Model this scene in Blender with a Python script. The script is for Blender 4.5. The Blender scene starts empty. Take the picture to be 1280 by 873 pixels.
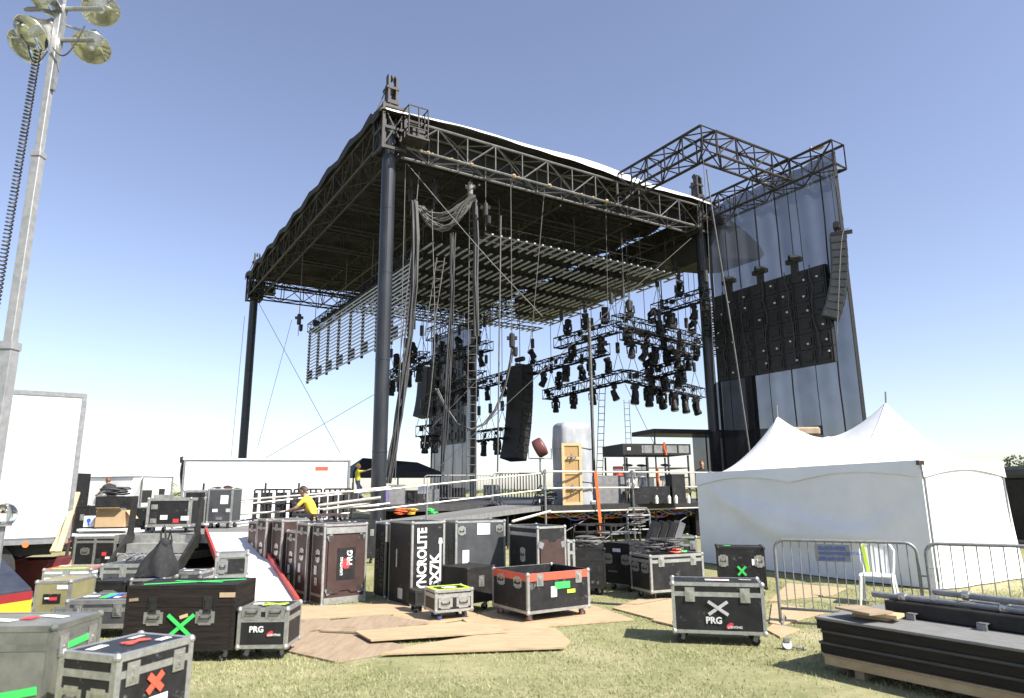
import bpy, bmesh, math, random
from mathutils import Vector, Matrix
random.seed(7)
C = bpy.context.scene.collection
R = math.radians
V3 = Vector
# ------------------------------------------------------------------ camera
CAM_H, FPX, PITCH, ROLL = 1.8, 853.0, R(12.2), R(-0.5)
_r = V3((1, 0, 0)); _u = V3((0, -math.sin(PITCH), math.cos(PITCH))); CF = V3((0, math.cos(PITCH), math.sin(PITCH)))
CR = _r * math.cos(ROLL) + _u * math.sin(ROLL)
CU = -_r * math.sin(ROLL) + _u * math.cos(ROLL)
CAMP = V3((0, 0, CAM_H))
def ray(px, py): return CR * ((px - 640) / FPX) + CU * ((426.5 - py) / FPX) + CF
def atz(px, py, z=0.0):
    d = ray(px, py); t = (z - CAM_H) / d.z
    return V3((d.x * t, d.y * t, z))
def atd(px, py, D):
    d = ray(px, py); t = D / math.hypot(d.x, d.y)
    return CAMP + d * t
def aty(px, py, Y):
    d = ray(px, py); return CAMP + d * (Y / d.y)
def proj(p):
    v = V3(p) - CAMP; f = v.dot(CF)
    return 640 + FPX * v.dot(CR) / f, 426.5 - FPX * v.dot(CU) / f
cam = bpy.data.cameras.new('Camera'); co = bpy.data.objects.new('camera', cam); C.objects.link(co)
m = Matrix((CR, CU, -CF)).transposed().to_4x4(); m.translation = CAMP; co.matrix_world = m
cam.sensor_width = 36; cam.lens = 24.0; cam.sensor_fit = 'HORIZONTAL'; cam.clip_end = 5000; cam.clip_start = .1
cam.shift_y = -10 / 1280
cam.dof.use_dof = True; cam.dof.focus_distance = 24; cam.dof.aperture_fstop = 2.0
bpy.context.scene.camera = co
# ------------------------------------------------------------------ materials
def mat(name, c1, c2=None, scale=6, rough=.6, metal=0, bump=0, stretch=(1, 1, 1), detail=5, lo=.35, hi=.65, rvar=0, spec=.5, bscale=None, scratch=None):
    M = bpy.data.materials.new(name); M.use_nodes = True; nt = M.node_tree; N = nt.nodes; L = nt.links
    b = N['Principled BSDF']; b.inputs['Roughness'].default_value = rough; b.inputs['Metallic'].default_value = metal
    b.inputs['Specular IOR Level'].default_value = spec
    b.inputs['Base Color'].default_value = (*c1, 1)
    if c2 is None and not bump: return M
    tc = N.new('ShaderNodeTexCoord'); mp = N.new('ShaderNodeMapping'); mp.inputs['Scale'].default_value = stretch
    oi = N.new('ShaderNodeObjectInfo'); ad = N.new('ShaderNodeVectorMath'); ad.operation = 'ADD'
    ml = N.new('ShaderNodeMath'); ml.operation = 'MULTIPLY'; ml.inputs[1].default_value = 37.0
    L.new(oi.outputs['Random'], ml.inputs[0]); L.new(tc.outputs['Object'], ad.inputs[0]); L.new(ml.outputs[0], ad.inputs[1])
    L.new(ad.outputs[0], mp.inputs['Vector'])
    n = N.new('ShaderNodeTexNoise'); n.inputs['Scale'].default_value = scale; n.inputs['Detail'].default_value = detail; n.inputs['Roughness'].default_value = .65
    L.new(mp.outputs[0], n.inputs['Vector'])
    if c2 is not None:
        r = N.new('ShaderNodeValToRGB'); r.color_ramp.elements[0].position = lo; r.color_ramp.elements[1].position = hi
        r.color_ramp.elements[0].color = (*c1, 1); r.color_ramp.elements[1].color = (*c2, 1)
        L.new(n.outputs['Fac'], r.inputs[0]); out = r.outputs[0]
        if scratch:
            n2 = N.new('ShaderNodeTexNoise'); n2.inputs['Scale'].default_value = scratch[1]; n2.inputs['Detail'].default_value = 8; n2.inputs['Roughness'].default_value = .75
            mp2 = N.new('ShaderNodeMapping'); mp2.inputs['Scale'].default_value = scratch[3] if len(scratch) > 3 else (1, 1, 1)
            L.new(ad.outputs[0], mp2.inputs['Vector']); L.new(mp2.outputs[0], n2.inputs['Vector'])
            r2 = N.new('ShaderNodeValToRGB'); r2.color_ramp.elements[0].position = scratch[2]; r2.color_ramp.elements[1].position = scratch[2] + .1
            L.new(n2.outputs['Fac'], r2.inputs[0])
            mx = N.new('ShaderNodeMixRGB'); L.new(r2.outputs[0], mx.inputs[0]); L.new(out, mx.inputs[1]); mx.inputs[2].default_value = (*scratch[0], 1); out = mx.outputs[0]
        L.new(out, b.inputs['Base Color'])
    if rvar:
        mr = N.new('ShaderNodeMapRange'); mr.inputs['To Min'].default_value = rough - rvar; mr.inputs['To Max'].default_value = rough + rvar
        L.new(n.outputs['Fac'], mr.inputs['Value']); L.new(mr.outputs[0], b.inputs['Roughness'])
    if bump:
        bp = N.new('ShaderNodeBump'); bp.inputs['Strength'].default_value = bump; bp.inputs['Distance'].default_value = .02
        src = n
        if bscale:
            src = N.new('ShaderNodeTexNoise'); src.inputs['Scale'].default_value = bscale; src.inputs['Detail'].default_value = 4; L.new(mp.outputs[0], src.inputs['Vector'])
        L.new(src.outputs['Fac'], bp.inputs['Height']); L.new(bp.outputs[0], b.inputs['Normal'])
    return M
m_black = mat('black_laminate', (.010, .010, .011), (.021, .021, .022), 5, .48, rvar=.12, spec=.35, scratch=((.17, .16, .145), 9, .6))
m_black2 = mat('worn_black_paint', (.012, .011, .011), (.025, .023, .021), 7, .55, spec=.3, bump=.15, scratch=((.2, .15, .09), 5, .66, (1, 1, 2)))
m_wornwood = mat('black_painted_planks', (.011, .009, .008), (.024, .019, .016), 3, .6, bump=.4, stretch=(1, 1, 9), scratch=((.16, .11, .07), 6, .66, (1, 1, 3)), spec=.22)
m_brown = mat('brown_laminate', (.038, .020, .017), (.058, .031, .026), 6, .5, scratch=((.16, .11, .09), 8, .64))
m_olive = mat('olive_laminate', (.2, .18, .085), (.26, .24, .12), 5, .5, scratch=((.34, .33, .26), 9, .64))
m_greylam = mat('grey_silver_laminate', (.13, .135, .12), (.21, .215, .19), 4, .42, metal=.35, scratch=((.12, .12, .11), 8, .63))
m_gunmetal = mat('dark_grey_laminate', (.042, .045, .049), (.066, .07, .074), 5, .45, scratch=((.22, .22, .21), 9, .64))
m_alu = mat('scuffed_aluminium', (.55, .55, .53), (.36, .36, .34), 14, .42, metal=.75, rvar=.12, bump=.06)
m_dish = mat('zinc_dish', (.58, .58, .55), (.42, .42, .40), 20, .35, metal=.8)
m_rub = mat('black_rubber', (.012, .012, .012), (.025, .024, .022), 20, .75)
m_redwheel = mat('red_urethane', (.25, .04, .03), (.18, .03, .03), 20, .5)
m_bluewheel = mat('blue_urethane', (.03, .07, .2), (.03, .05, .14), 20, .5)
m_blacksteel = mat('black_painted_steel', (.012, .012, .012), (.025, .024, .022), 9, .5, rvar=.1, scratch=((.12, .10, .085), 14, .66))
m_truss = mat('weathered_dark_truss', (.024, .022, .021), (.05, .046, .041), 4, .55, spec=.25, scratch=((.17, .145, .11), 8, .64))
m_trussl = mat('sunlit_grey_truss', (.10, .10, .099), (.17, .168, .164), 4, .5, spec=.3, scratch=((.05, .045, .04), 9, .6))  # paler truss metal for the front edge, sunlight put into its colour
m_trussb = mat('black_lighting_truss', (.008, .008, .008), (.016, .016, .015), 6, .55, spec=.25)
m_pipe = mat('dark_blue_grey_pipe', (.013, .015, .019), (.025, .028, .033), 3, .36, stretch=(1, 1, .3), scratch=((.16, .14, .12), 10, .67))
m_galv = mat('galvanised_steel', (.27, .275, .28), (.18, .185, .19), 16, .45, metal=.35, rvar=.1)
m_mast = mat('galvanised_mast', (.33, .335, .34), (.24, .245, .25), 9, .5, metal=.25)
m_white = mat('white_paint', (.8, .8, .79), (.72, .72, .70), 5, .45)
m_rail = mat('pale_scaffold_pipe', (.5, .48, .44), (.34, .325, .29), 12, .45, metal=.3)
m_slat = mat('pale_light_batten', (.44, .455, .49), (.33, .345, .375), 6, .5)
m_vinyl = mat('white_tent_vinyl', (.80, .81, .81), (.73, .74, .74), 1.3, .5, bump=.55, bscale=2.2, scratch=((.52, .52, .48), 1.1, .66))
m_grass = None
m_ply = mat('plywood', (.33, .235, .135), (.46, .35, .215), 3, .7, stretch=(1, 9, 1), bump=.08, scratch=((.25, .18, .1), 2.5, .6))
m_ply2 = mat('weathered_plywood', (.25, .185, .12), (.33, .25, .17), 2, .75, stretch=(9, 1, 1), bump=.08, scratch=((.16, .12, .08), 2.5, .58))
m_pine = mat('raw_pine', (.48, .33, .16), (.60, .44, .25), 4, .65, stretch=(1, 1, 10))
m_card = mat('brown_cardboard', (.42, .29, .16), (.47, .33, .19), 5, .8)
m_bin = mat('maroon_plastic', (.14, .03, .035), (.18, .045, .045), 5, .45)
m_deck = mat('grey_deck_boards', (.13, .13, .125), (.2, .2, .19), 4, .7, stretch=(1, 8, 1))
m_blackdeck = mat('black_stage_deck', (.03, .03, .031), (.055, .055, .056), 4, .6)
m_ramp = mat('pale_ramp_sheet', (.66, .66, .65), (.56, .56, .55), 5, .5)
m_red = mat('red_paint', (.55, .05, .05), (.42, .05, .04), 9, .5)
m_orange = mat('orange_webbing', (.8, .16, .03), (.65, .12, .03), 9, .6)
m_green = mat('green_tape', (.05, .62, .12), (.05, .52, .10), 9, .5)
m_redtape = mat('red_tape', (.75, .10, .05), (.6, .08, .05), 9, .5)
m_lime = mat('lime_tape', (.55, .75, .05), (.45, .62, .06), 9, .5)
m_blue = mat('blue_tape', (.03, .12, .6), (.03, .10, .45), 9, .5)
m_grtape = mat('grey_gaffer_tape', (.5, .5, .49), (.42, .42, .41), 9, .55)
m_paper = mat('white_paper', (.8, .8, .77), (.7, .7, .68), 9, .7)
m_label = mat('logo_red', (.55, .04, .05))
m_lett = mat('white_lettering', (.78, .78, .76), (.6, .6, .58), 14, .5)
m_lettg = mat('grey_lettering', (.16, .16, .16), (.1, .1, .1), 14, .5)
m_bluelet = mat('blue_lettering', (.05, .1, .32))
m_signg = mat('grey_sign_metal', (.17, .18, .2), (.13, .14, .155), 8, .5)
m_navy = mat('navy_painted_hood', (.025, .03, .045), (.04, .045, .06), 6, .35)
m_yellow = mat('yellow_paint', (.75, .45, .03), (.65, .38, .03), 8, .45)
m_darkred = mat('dark_red_paint', (.25, .02, .025), (.2, .02, .02), 8, .45)
m_cable = mat('grey_cable', (.075, .072, .068), (.13, .124, .115), 5, .6)
m_cabled = mat('dark_cable', (.03, .03, .032), (.05, .05, .05), 5, .6)
m_wire = mat('steel_wire', (.12, .115, .11), (.08, .078, .075), 5, .6)
m_wood = mat('golden_wood', (.33, .20, .075), (.42, .27, .12), 3, .55, stretch=(8, 8, 1))
m_skin = mat('skin', (.45, .26, .18), (.40, .22, .15), 20, .55)
m_ytee = mat('yellow_cotton', (.80, .55, .06), (.70, .46, .05), 20, .8, bump=.2)
m_hiviz = mat('hiviz_yellow', (.62, .58, .04), (.52, .45, .05), 20, .8)
m_dkcloth = mat('dark_cloth', (.012, .012, .013), (.024, .024, .026), 14, .85, bump=.3)
m_denim = mat('denim', (.08, .10, .16), (.11, .13, .2), 20, .85)
m_hair = mat('dark_brown_hair', (.03, .02, .014), (.06, .04, .025), 40, .6)
m_rhair = mat('auburn_hair', (.12, .045, .025), (.17, .07, .035), 40, .6)
m_tarp = mat('grey_plastic_sheet', (.24, .25, .27), (.36, .37, .39), 3, .4, bump=.3, bscale=4.5, stretch=(1, 1, .35))
m_darkred2 = mat('faded_red_plastic', (.10, .03, .03), (.15, .05, .045), 4, .5)
m_lining = mat('roof_lining', (.024, .024, .024), (.06, .059, .057), .5, .8, bump=.2, spec=.05)
m_tread = mat('grey_stair_tread', (.22, .22, .21), (.3, .3, .28), 7, .6, metal=.3)
m_eye = mat('dark_eye', (.02, .015, .01))
m_green_leaf = mat('foliage', (.04, .07, .02), (.08, .11, .035), 6, .7)
m_trunk = mat('bark', (.13, .10, .07), (.2, .16, .11), 8, .8)
m_chrome = mat('polished_reflector', (.95, .93, .86), (.82, .79, .70), 3, .24, metal=1.0)
m_screen = mat('black_screen_back', (.014, .014, .015), (.022, .022, .024), 4, .5)
m_conn = mat('pale_connector', (.6, .6, .58))
m_clutter = mat('mid_grey_plastic', (.14, .14, .14), (.22, .22, .215), 6, .5)
def glassmat():
    M = bpy.data.materials.new('lamp_glass'); M.use_nodes = True; b = M.node_tree.nodes['Principled BSDF']
    b.inputs['Base Color'].default_value = (.9, .95, .92, 1); b.inputs['Roughness'].default_value = .05; b.inputs['Transmission Weight'].default_value = 1; b.inputs['IOR'].default_value = 1.3
    return M
m_glass = glassmat()
def clothmat(name, col, alpha, trans=.35, scale=40):
    M = bpy.data.materials.new(name); M.use_nodes = True; nt = M.node_tree; N = nt.nodes; L = nt.links
    for n in list(N): N.remove(n)
    o = N.new('ShaderNodeOutputMaterial'); mx = N.new('ShaderNodeMixShader'); tp = N.new('ShaderNodeBsdfTransparent')
    df = N.new('ShaderNodeBsdfDiffuse'); tl = N.new('ShaderNodeBsdfTranslucent'); m2 = N.new('ShaderNodeMixShader')
    tc = N.new('ShaderNodeTexCoord'); nz = N.new('ShaderNodeTexNoise'); nz.inputs['Scale'].default_value = 1.2; nz.inputs['Detail'].default_value = 3
    L.new(tc.outputs['Object'], nz.inputs['Vector'])
    mr = N.new('ShaderNodeMapRange'); mr.inputs['To Min'].default_value = alpha - .06; mr.inputs['To Max'].default_value = alpha + .06
    L.new(nz.outputs['Fac'], mr.inputs['Value']); L.new(mr.outputs[0], mx.inputs[0])
    df.inputs[0].default_value = (*col, 1); tl.inputs[0].default_value = (*col, 1); m2.inputs[0].default_value = trans
    L.new(df.outputs[0], m2.inputs[1]); L.new(tl.outputs[0], m2.inputs[2]); L.new(tp.outputs[0], mx.inputs[1]); L.new(m2.outputs[0], mx.inputs[2]); L.new(mx.outputs[0], o.inputs[0])
    return M
m_scrim = clothmat('blue_grey_scrim', (.085, .10, .145), .84, .4)
m_mesh = clothmat('black_mesh_cloth', (.015, .015, .017), .84, .2)
m_clear = clothmat('clear_plastic_wrap', (.55, .57, .6), .8, .5)

# ------------------------------------------------------------------ mesh builder
class MB:
    def __init__(s): s.v = []; s.f = []; s.mi = []; s.T = None; s.m = 0
    def add(s, vs, fs):
        o = len(s.v)
        if s.T is not None: vs = [s.T @ V3(v) for v in vs]
        s.v += [tuple(v) for v in vs]; s.f += [tuple(i + o for i in f) for f in fs]; s.mi += [s.m] * len(fs); return s
    def box(s, c, d, M=None):
        x, y, z = d[0] / 2, d[1] / 2, d[2] / 2
        vs = [V3((a * x, b * y, e * z)) for e in (-1, 1) for b in (-1, 1) for a in (-1, 1)]
        vs = [(M @ v if M else v) + V3(c) for v in vs]
        return s.add(vs, [(0, 2, 3, 1), (4, 5, 7, 6), (0, 1, 5, 4), (2, 6, 7, 3), (0, 4, 6, 2), (1, 3, 7, 5)])
    def bb(s, a, b): return s.box([(a[i] + b[i]) / 2 for i in range(3)], [abs(b[i] - a[i]) for i in range(3)])
    def bar(s, p, q, w, h, up=(0, 0, 1)):
        p = V3(p); q = V3(q); d = (q - p); L = d.length
        if L < 1e-6: return s
        d /= L; u = V3(up)
        if abs(d.dot(u)) > .98: u = V3((0, 1, 0))
        x = d.cross(u).normalized(); u = x.cross(d)
        vs = []
        for t in (p, q):
            for a, b in ((-1, -1), (1, -1), (1, 1), (-1, 1)): vs.append(t + x * (a * w / 2) + u * (b * h / 2))
        return s.add(vs, [(3, 2, 1, 0), (4, 5, 6, 7), (0, 1, 5, 4), (1, 2, 6, 5), (2, 3, 7, 6), (3, 0, 4, 7)])
    def tube(s, p, q, r, n=6, r2=None, cap=True):
        p = V3(p); q = V3(q); d = q - p
        if d.length < 1e-6: return s
        d.normalize(); u = V3((0, 0, 1)) if abs(d.z) < .95 else V3((1, 0, 0))
        x = d.cross(u).normalized(); y = x.cross(d); r2 = r if r2 is None else r2
        vs = [p + (x * math.cos(2 * math.pi * i / n) + y * math.sin(2 * math.pi * i / n)) * r for i in range(n)] + \
             [q + (x * math.cos(2 * math.pi * i / n) + y * math.sin(2 * math.pi * i / n)) * r2 for i in range(n)]
        fs = [(i, n + i, n + (i + 1) % n, (i + 1) % n) for i in range(n)]
        if cap: fs += [tuple(range(n)), tuple(range(2 * n - 1, n - 1, -1))]
        return s.add(vs, fs)
    def path(s, pts, r, n=5, closed=False):
        pts = [V3(p) for p in pts]; k = len(pts); rings = []; ref = None
        for i, p in enumerate(pts):
            if closed: d = pts[(i + 1) % k] - pts[i - 1]
            else: d = pts[min(i + 1, k - 1)] - pts[max(i - 1, 0)]
            d.normalize()
            if ref is None: ref = V3((0, 0, 1)) if abs(d.z) < .9 else V3((1, 0, 0))
            x = d.cross(ref)
            if x.length < 1e-4: x = d.cross(V3((0, 1, .01)))
            x.normalize(); y = x.cross(d); ref = y
            rr = r[i] if isinstance(r, (list, tuple)) else r
            rings.append([p + (x * math.cos(2 * math.pi * j / n) + y * math.sin(2 * math.pi * j / n)) * rr for j in range(n)])
        vs = [v for g in rings for v in g]; fs = []
        for i in range(k if closed else k - 1):
            a = i * n; b = ((i + 1) % k) * n
            for j in range(n): fs.append((a + j, b + j, b + (j + 1) % n, a + (j + 1) % n))
        if not closed: fs += [tuple(range(n)), tuple(range(k * n - 1, (k - 1) * n - 1, -1))]
        return s.add(vs, fs)
    def lathe(s, prof, n=16, M=None):
        vs = []; k = len(prof)
        for r_, z in prof:
            for j in range(n):
                a = 2 * math.pi * j / n; v = V3((r_ * math.cos(a), r_ * math.sin(a), z)); vs.append(M @ v if M else v)
        fs = []
        for i in range(k - 1):
            for j in range(n): fs.append((i * n + j, i * n + (j + 1) % n, (i + 1) * n + (j + 1) % n, (i + 1) * n + j))
        fs += [tuple(range(n - 1, -1, -1)), tuple(range((k - 1) * n, k * n))]
        return s.add(vs, fs)
    def ball(s, c, r, n=8, k=6, sc=(1, 1, 1)):
        prof = [(max(1e-4, math.sin(math.pi * i / k)) * r, -math.cos(math.pi * i / k) * r) for i in range(k + 1)]
        M = Matrix.Translation(V3(c)) @ Matrix.Diagonal((*sc, 1)); return s.lathe(prof, n, M)
    def prism(s, poly, z0, z1, M=None):
        n = len(poly); ar = sum(poly[i][0] * poly[(i + 1) % n][1] - poly[(i + 1) % n][0] * poly[i][1] for i in range(n))
        if ar < 0: poly = poly[::-1]
        vs = [V3((p[0], p[1], z0)) for p in poly] + [V3((p[0], p[1], z1)) for p in poly]
        if M: vs = [M @ v for v in vs]
        return s.add(vs, [tuple(range(n - 1, -1, -1)), tuple(range(n, 2 * n))] + [(i, (i + 1) % n, n + (i + 1) % n, n + i) for i in range(n)])
    def grid(s, fn, nu, nv, flip=False):
        vs = [fn(i / nu, j / nv) for j in range(nv + 1) for i in range(nu + 1)]
        fs = []
        for j in range(nv):
            for i in range(nu):
                a = j * (nu + 1) + i; q = (a, a + 1, a + nu + 2, a + nu + 1); fs.append(q[::-1] if flip else q)
        return s.add(vs, fs)
    def build(s, name, mats, parent=None, smooth=False, bevel=0, loc=None):
        me = bpy.data.meshes.new(name); me.from_pydata(s.v, [], s.f)
        mats = mats if isinstance(mats, (list, tuple)) else [mats]
        for q in mats: me.materials.append(q)
        if len(mats) > 1: me.polygons.foreach_set('material_index', s.mi)
        if smooth: me.polygons.foreach_set('use_smooth', [True] * len(me.polygons))
        me.update()
        o = bpy.data.objects.new(name, me); C.objects.link(o)
        if parent: o.parent = parent
        if loc: o.location = loc
        if bevel:
            md = o.modifiers.new('edge', 'BEVEL'); md.width = bevel; md.segments = 1; md.limit_method = 'ANGLE'
        return o
USED = {}
def tag(o, label, cat, group=None, kind=None):
    if label: o['label'] = label; USED.setdefault(label, []).append(o.name)
    if cat: o['category'] = cat
    if group: o['group'] = group
    if kind: o['kind'] = kind
    return o
def thing(name, label, cat, loc=(0, 0, 0), rz=0, group=None):
    o = bpy.data.objects.new(name, None); C.objects.link(o); o.location = loc; o.rotation_euler = (0, 0, rz); o.empty_display_size = .1
    return tag(o, label, cat, group)
def single(mb, name, mats, label, cat, loc=None, group=None, **k):
    """one-mesh thing; geometry given in world space, origin moved to loc"""
    if loc is not None:
        L = V3(loc); mb.v = [tuple(V3(v) - L) for v in mb.v]
    o = mb.build(name, mats, **k)
    if loc is not None: o.location = loc
    return tag(o, label, cat, group)
def struct(mb, name, mats, **k):
    o = mb.build(name, mats, **k); o['kind'] = 'structure'; return o
def copy_tree(o, parent=None):
    c = o.copy(); C.objects.link(c); c.parent = parent
    for ch in [q for q in bpy.data.objects if q.parent == o]: copy_tree(ch, c)
    return c
def kids(o): return [q for q in bpy.data.objects if q.parent == o]
def text_mesh(txt, size, bold=.0, ext=.0015, align='CENTER', spacing=1.0, line=1.0):
    cu = bpy.data.curves.new('t', 'FONT'); cu.body = txt; cu.size = size; cu.offset = bold * size; cu.extrude = ext
    cu.align_x = align; cu.align_y = 'CENTER'; cu.space_character = spacing; cu.space_line = line; cu.resolution_u = 3
    ob = bpy.data.objects.new('t', cu); C.objects.link(ob)
    dg = bpy.context.evaluated_depsgraph_get(); dg.update()
    me = bpy.data.meshes.new_from_object(ob.evaluated_get(dg)); bpy.data.objects.remove(ob); bpy.data.curves.remove(cu)
    return me
def put_text(txt, size, M, m, parent=None, name='lettering', fit=None, **k):
    me = text_mesh(txt, size, **k); me.name = name
    if fit:
        xs = [v.co.x for v in me.vertices]; ys = [v.co.y for v in me.vertices]; cx, cy = (max(xs) + min(xs)) / 2, (max(ys) + min(ys)) / 2
        me.transform(Matrix.Diagonal((fit[0] / (max(xs) - min(xs)), fit[1] / (max(ys) - min(ys)), 1, 1)) @ Matrix.Translation((-cx, -cy, 0)))
    me.transform(M); me.materials.clear(); me.materials.append(m)
    o = bpy.data.objects.new(name, me); C.objects.link(o); o.parent = parent; return o
def truss(mb, p0, p1, w, h, bay, r, rd, up=(0, 0, 1), inset=0):
    """box truss between two centre points"""
    p0 = V3(p0); p1 = V3(p1); d = p1 - p0; L = d.length; d /= L; u = V3(up); x = d.cross(u).normalized(); u = x.cross(d).normalized()
    off = [x * (a * w / 2) + u * (b * h / 2) for a, b in ((-1, -1), (1, -1), (1, 1), (-1, 1))]
    for o in off: mb.tube(p0 + o, p1 + o, r, 6)
    n = max(1, round(L / bay)); st = d * (L / n)
    for i in range(n + 1):
        b = p0 + st * i
        for k in range(4): mb.tube(b + off[k], b + off[(k + 1) % 4], rd, 4, cap=False)
        if i < n:
            for k in range(4):
                a, c = (k, (k + 1) % 4) if (i + k) % 2 else ((k + 1) % 4, k)
                mb.tube(b + off[a], b + st + off[c], rd, 4, cap=False)
    return mb
ORD = ['first', 'second', 'third', 'fourth', 'fifth', 'sixth', 'seventh', 'eighth', 'ninth', 'tenth', 'eleventh', 'twelfth', 'thirteenth', 'fourteenth', 'fifteenth', 'sixteenth']
# ------------------------------------------------------------------ stage frame of reference
SO = V3((-4.427, 22.933, 0)); SU = V3((-.53059, .84763, 0)); SV = V3((.84763, .53059, 0))
def S(u, v, z=0): return SO + SU * u + SV * v + V3((0, 0, z))
SROT = math.atan2(SV.y, SV.x)
# ------------------------------------------------------------------ towers
def tower(u, v, label, sx=1):
    p = S(u, v); t = thing('roof_tower', label, 'tower', p, SROT)
    b = MB(); b.lathe([(.25, .05), (.25, 3.0), (.258, 3.01), (.258, 3.06), (.25, 3.07), (.25, 6.1), (.258, 6.11), (.258, 6.15), (.25, 6.16), (.25, 9.2), (.258, 9.21), (.258, 9.25), (.25, 9.26), (.25, 11.6), (.258, 11.61), (.258, 11.66), (.25, 11.67), (.25, 15.0)], 24)
    b.build('column', m_pipe, t, smooth=False)
    for q in t.children: pass
    b = MB(); b.bb((-.8, -.8, 0), (.8, .8, .05))
    for k in range(4):
        b.T = Matrix.Rotation(k * math.pi / 2, 4, 'Z'); b.prism([(.27, .05), (.75, .05), (.27, .9)], -.015, .015, Matrix.Rotation(math.pi / 2, 4, 'X'))
    b.T = None; b.build('base_plate', m_blacksteel, t)
    b = MB()
    for a in (-1, 1):
        for c in (-1, 1):
            b.bar((a * .42, c * .42, 13.75), (a * .42, c * .42, 15.55), .1, .1)
            b.bar((a * .42, c * .36, 13.95), (a * .42, -c * .36, 15.3), .05, .05); b.bar((a * .36, c * .42, 13.95), (-a * .36, c * .42, 15.3), .05, .05)
    for z in (13.82, 14.6, 15.45):
        for a in (-1, 1): b.bar((a * .42, -.4, z), (a * .42, .4, z), .09, .11); b.bar((-.4, a * .42, z + .003), (.4, a * .42, z + .003), .09, .11)
    b.bb((-.36, -.36, 13.9), (-.28, .36, 15.3)); b.bb((.28, -.36, 13.9), (.36, .36, 15.3))
    b.build('sleeve_block', m_truss, t)
    b = MB()
    for a in (-1, 1):
        b.bar((a * .15, -.08, 15.0), (a * .15, -.08, 16.8), .08, .24); b.bar((a * .13, .18, 15.0), (a * .13, .18, 16.6), .07, .1)
    b.bb((-.24, -.22, 16.32), (.24, .26, 16.42)); b.bb((-.22, -.26, 15.7), (.22, -.21, 15.85))
    for a in (-1, 0, 1): b.lathe([(.13, -.025), (.13, .025)], 12, Matrix.Translation((a * .14, 0, 16.85)) @ Matrix.Rotation(math.pi / 2, 4, 'Y'))
    b.build('head_pulley_block', m_truss, t)
    b = MB()
    for z in (14.5, 14.95, 15.35):
        b.path([(.45, -.45, z), (1.05, -.45, z), (1.05, -1.05, z), (.3, -1.05, z), (.3, -.45, z)], .03, 5)
    for x, y in ((1.05, -.45), (1.05, -1.05), (.3, -1.05), (.68, -1.05), (1.05, -.75)): b.tube((x, y, 14.15), (x, y, 15.35), .03, 5)
    b.bb((.25, -1.1, 14.1), (1.1, -.42, 14.16)); b.bb((.5, -.95, 14.17), (.95, -.6, 14.55))
    b.T = None; b.build('service_cage', m_truss, t)
    b = MB(); b.tube((-.2, .1, 16.3), (-.62, .1, 15.1), .022, 4); b.build('stay_cable', m_wire, t)
    return t
tower(0, 0, 'thick dark pipe tower standing in front of the ceiling of light battens', 1)
tower(0, 16.1, 'dark pipe tower between the moving lights and the tall blue scrim with the black screen')
tower(22.9, 0, 'thin far tower holding the roof corner above the long white container')
tower(22.9, 16.1, 'far pipe tower beside the small distant scrim in mid stage')
# ------------------------------------------------------------------ roof
roof = thing('stage_roof', 'huge flat dark stage roof of trusses with a white tarpaulin on top', 'stage roof', S(0, 0, 14.0), 0)
RL = roof.location.copy()
def rp(u, v, z): return S(u, v, z) - RL
for (a, b_) in (((.5, 0), (22.4, 0)), ((0, .5), (0, 15.6)), ((22.9, .5), (22.9, 15.6)), ((.5, 16.1), (22.4, 16.1))):
    mb = MB(); truss(mb, rp(*a, 14.55), rp(*b_, 14.55), .8, 1.1, 1.25, .05, .028); mb.build('edge_truss', m_trussl if a[0] == 0 else m_truss, roof)
for k in range(1, 8):
    mb = MB(); u = 22.9 * k / 8; truss(mb, rp(u, .5, 14.5), rp(u, 15.6, 14.5), .5, 1.0, 1.5, .045, .025); mb.build('roof_truss', m_truss, roof)
for v in (4, 8, 12):
    mb = MB()
    for z in (13.7, 14.95): mb.tube(rp(.4, v, z), rp(22.5, v, z), .045, 6)
    for i in range(22): mb.tube(rp(.4 + i, v, 13.7 if i % 2 else 14.95), rp(1.4 + i, v, 14.95 if i % 2 else 13.7), .024, 4)
    mb.build('spine_truss', m_truss, roof)
def tz(u, v):
    e = max(0, 1 - min(v + .5, 16.6 - v) / 3)
    e = min(1, e)
    return 15.22 + .34 * math.sin(math.pi * min(1, max(0, (v + .5) / 17.1))) ** 1.2 + .34 * e * abs(2 * ((u / 2.86) % 1) - 1) * (1 if u > .3 else .3) + .05 * math.sin(u * 2.1 + v)
mb = MB(); mb.grid(lambda a, c: rp(-.55 + a * 24, -.55 + c * 17.2, tz(-.55 + a * 24, -.55 + c * 17.2)), 96, 24, True); mb.build('tarpaulin', m_vinyl, roof, smooth=True)
mb = MB(); mb.grid(lambda a, c: rp(-.5 + a * 23.9, -.5 + c * 17.1, tz(-.5 + a * 23.9, -.5 + c * 17.1) - .05), 96, 24); mb.build('tarpaulin_lining', m_lining, roof, smooth=True)
mb = MB(); mb.grid(lambda a, c: rp(-.58, -.4 + a * 16.9, tz(-.55, -.4 + a * 16.9) + .01 - c * (.05 + .24 * math.exp(-((a - .62) / .22) ** 2) + .015 * math.sin(a * 60))), 70, 3, True); mb.build('tarpaulin_valance', m_vinyl, roof, smooth=True)
mb = MB(); mb.grid(lambda a, c: rp(-.4 + a * 23.6, -.6, tz(-.4 + a * 23.6, -.55) + .02 - c * (.32 + .08 * math.sin(a * 50))), 110, 3); mb.build('side_cloth', m_dkcloth, roof)
prof = [(16.5, 15.15), (17.6, 15.0), (19.0, 14.5), (20.1, 13.9), (20.4, 13.5), (20.1, 13.2), (18.5, 12.9), (16.5, 12.7)]
mb = MB()
vs = [rp(u, v, z) for u in (-.35, 2.4) for v, z in prof]; n = len(prof)
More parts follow.
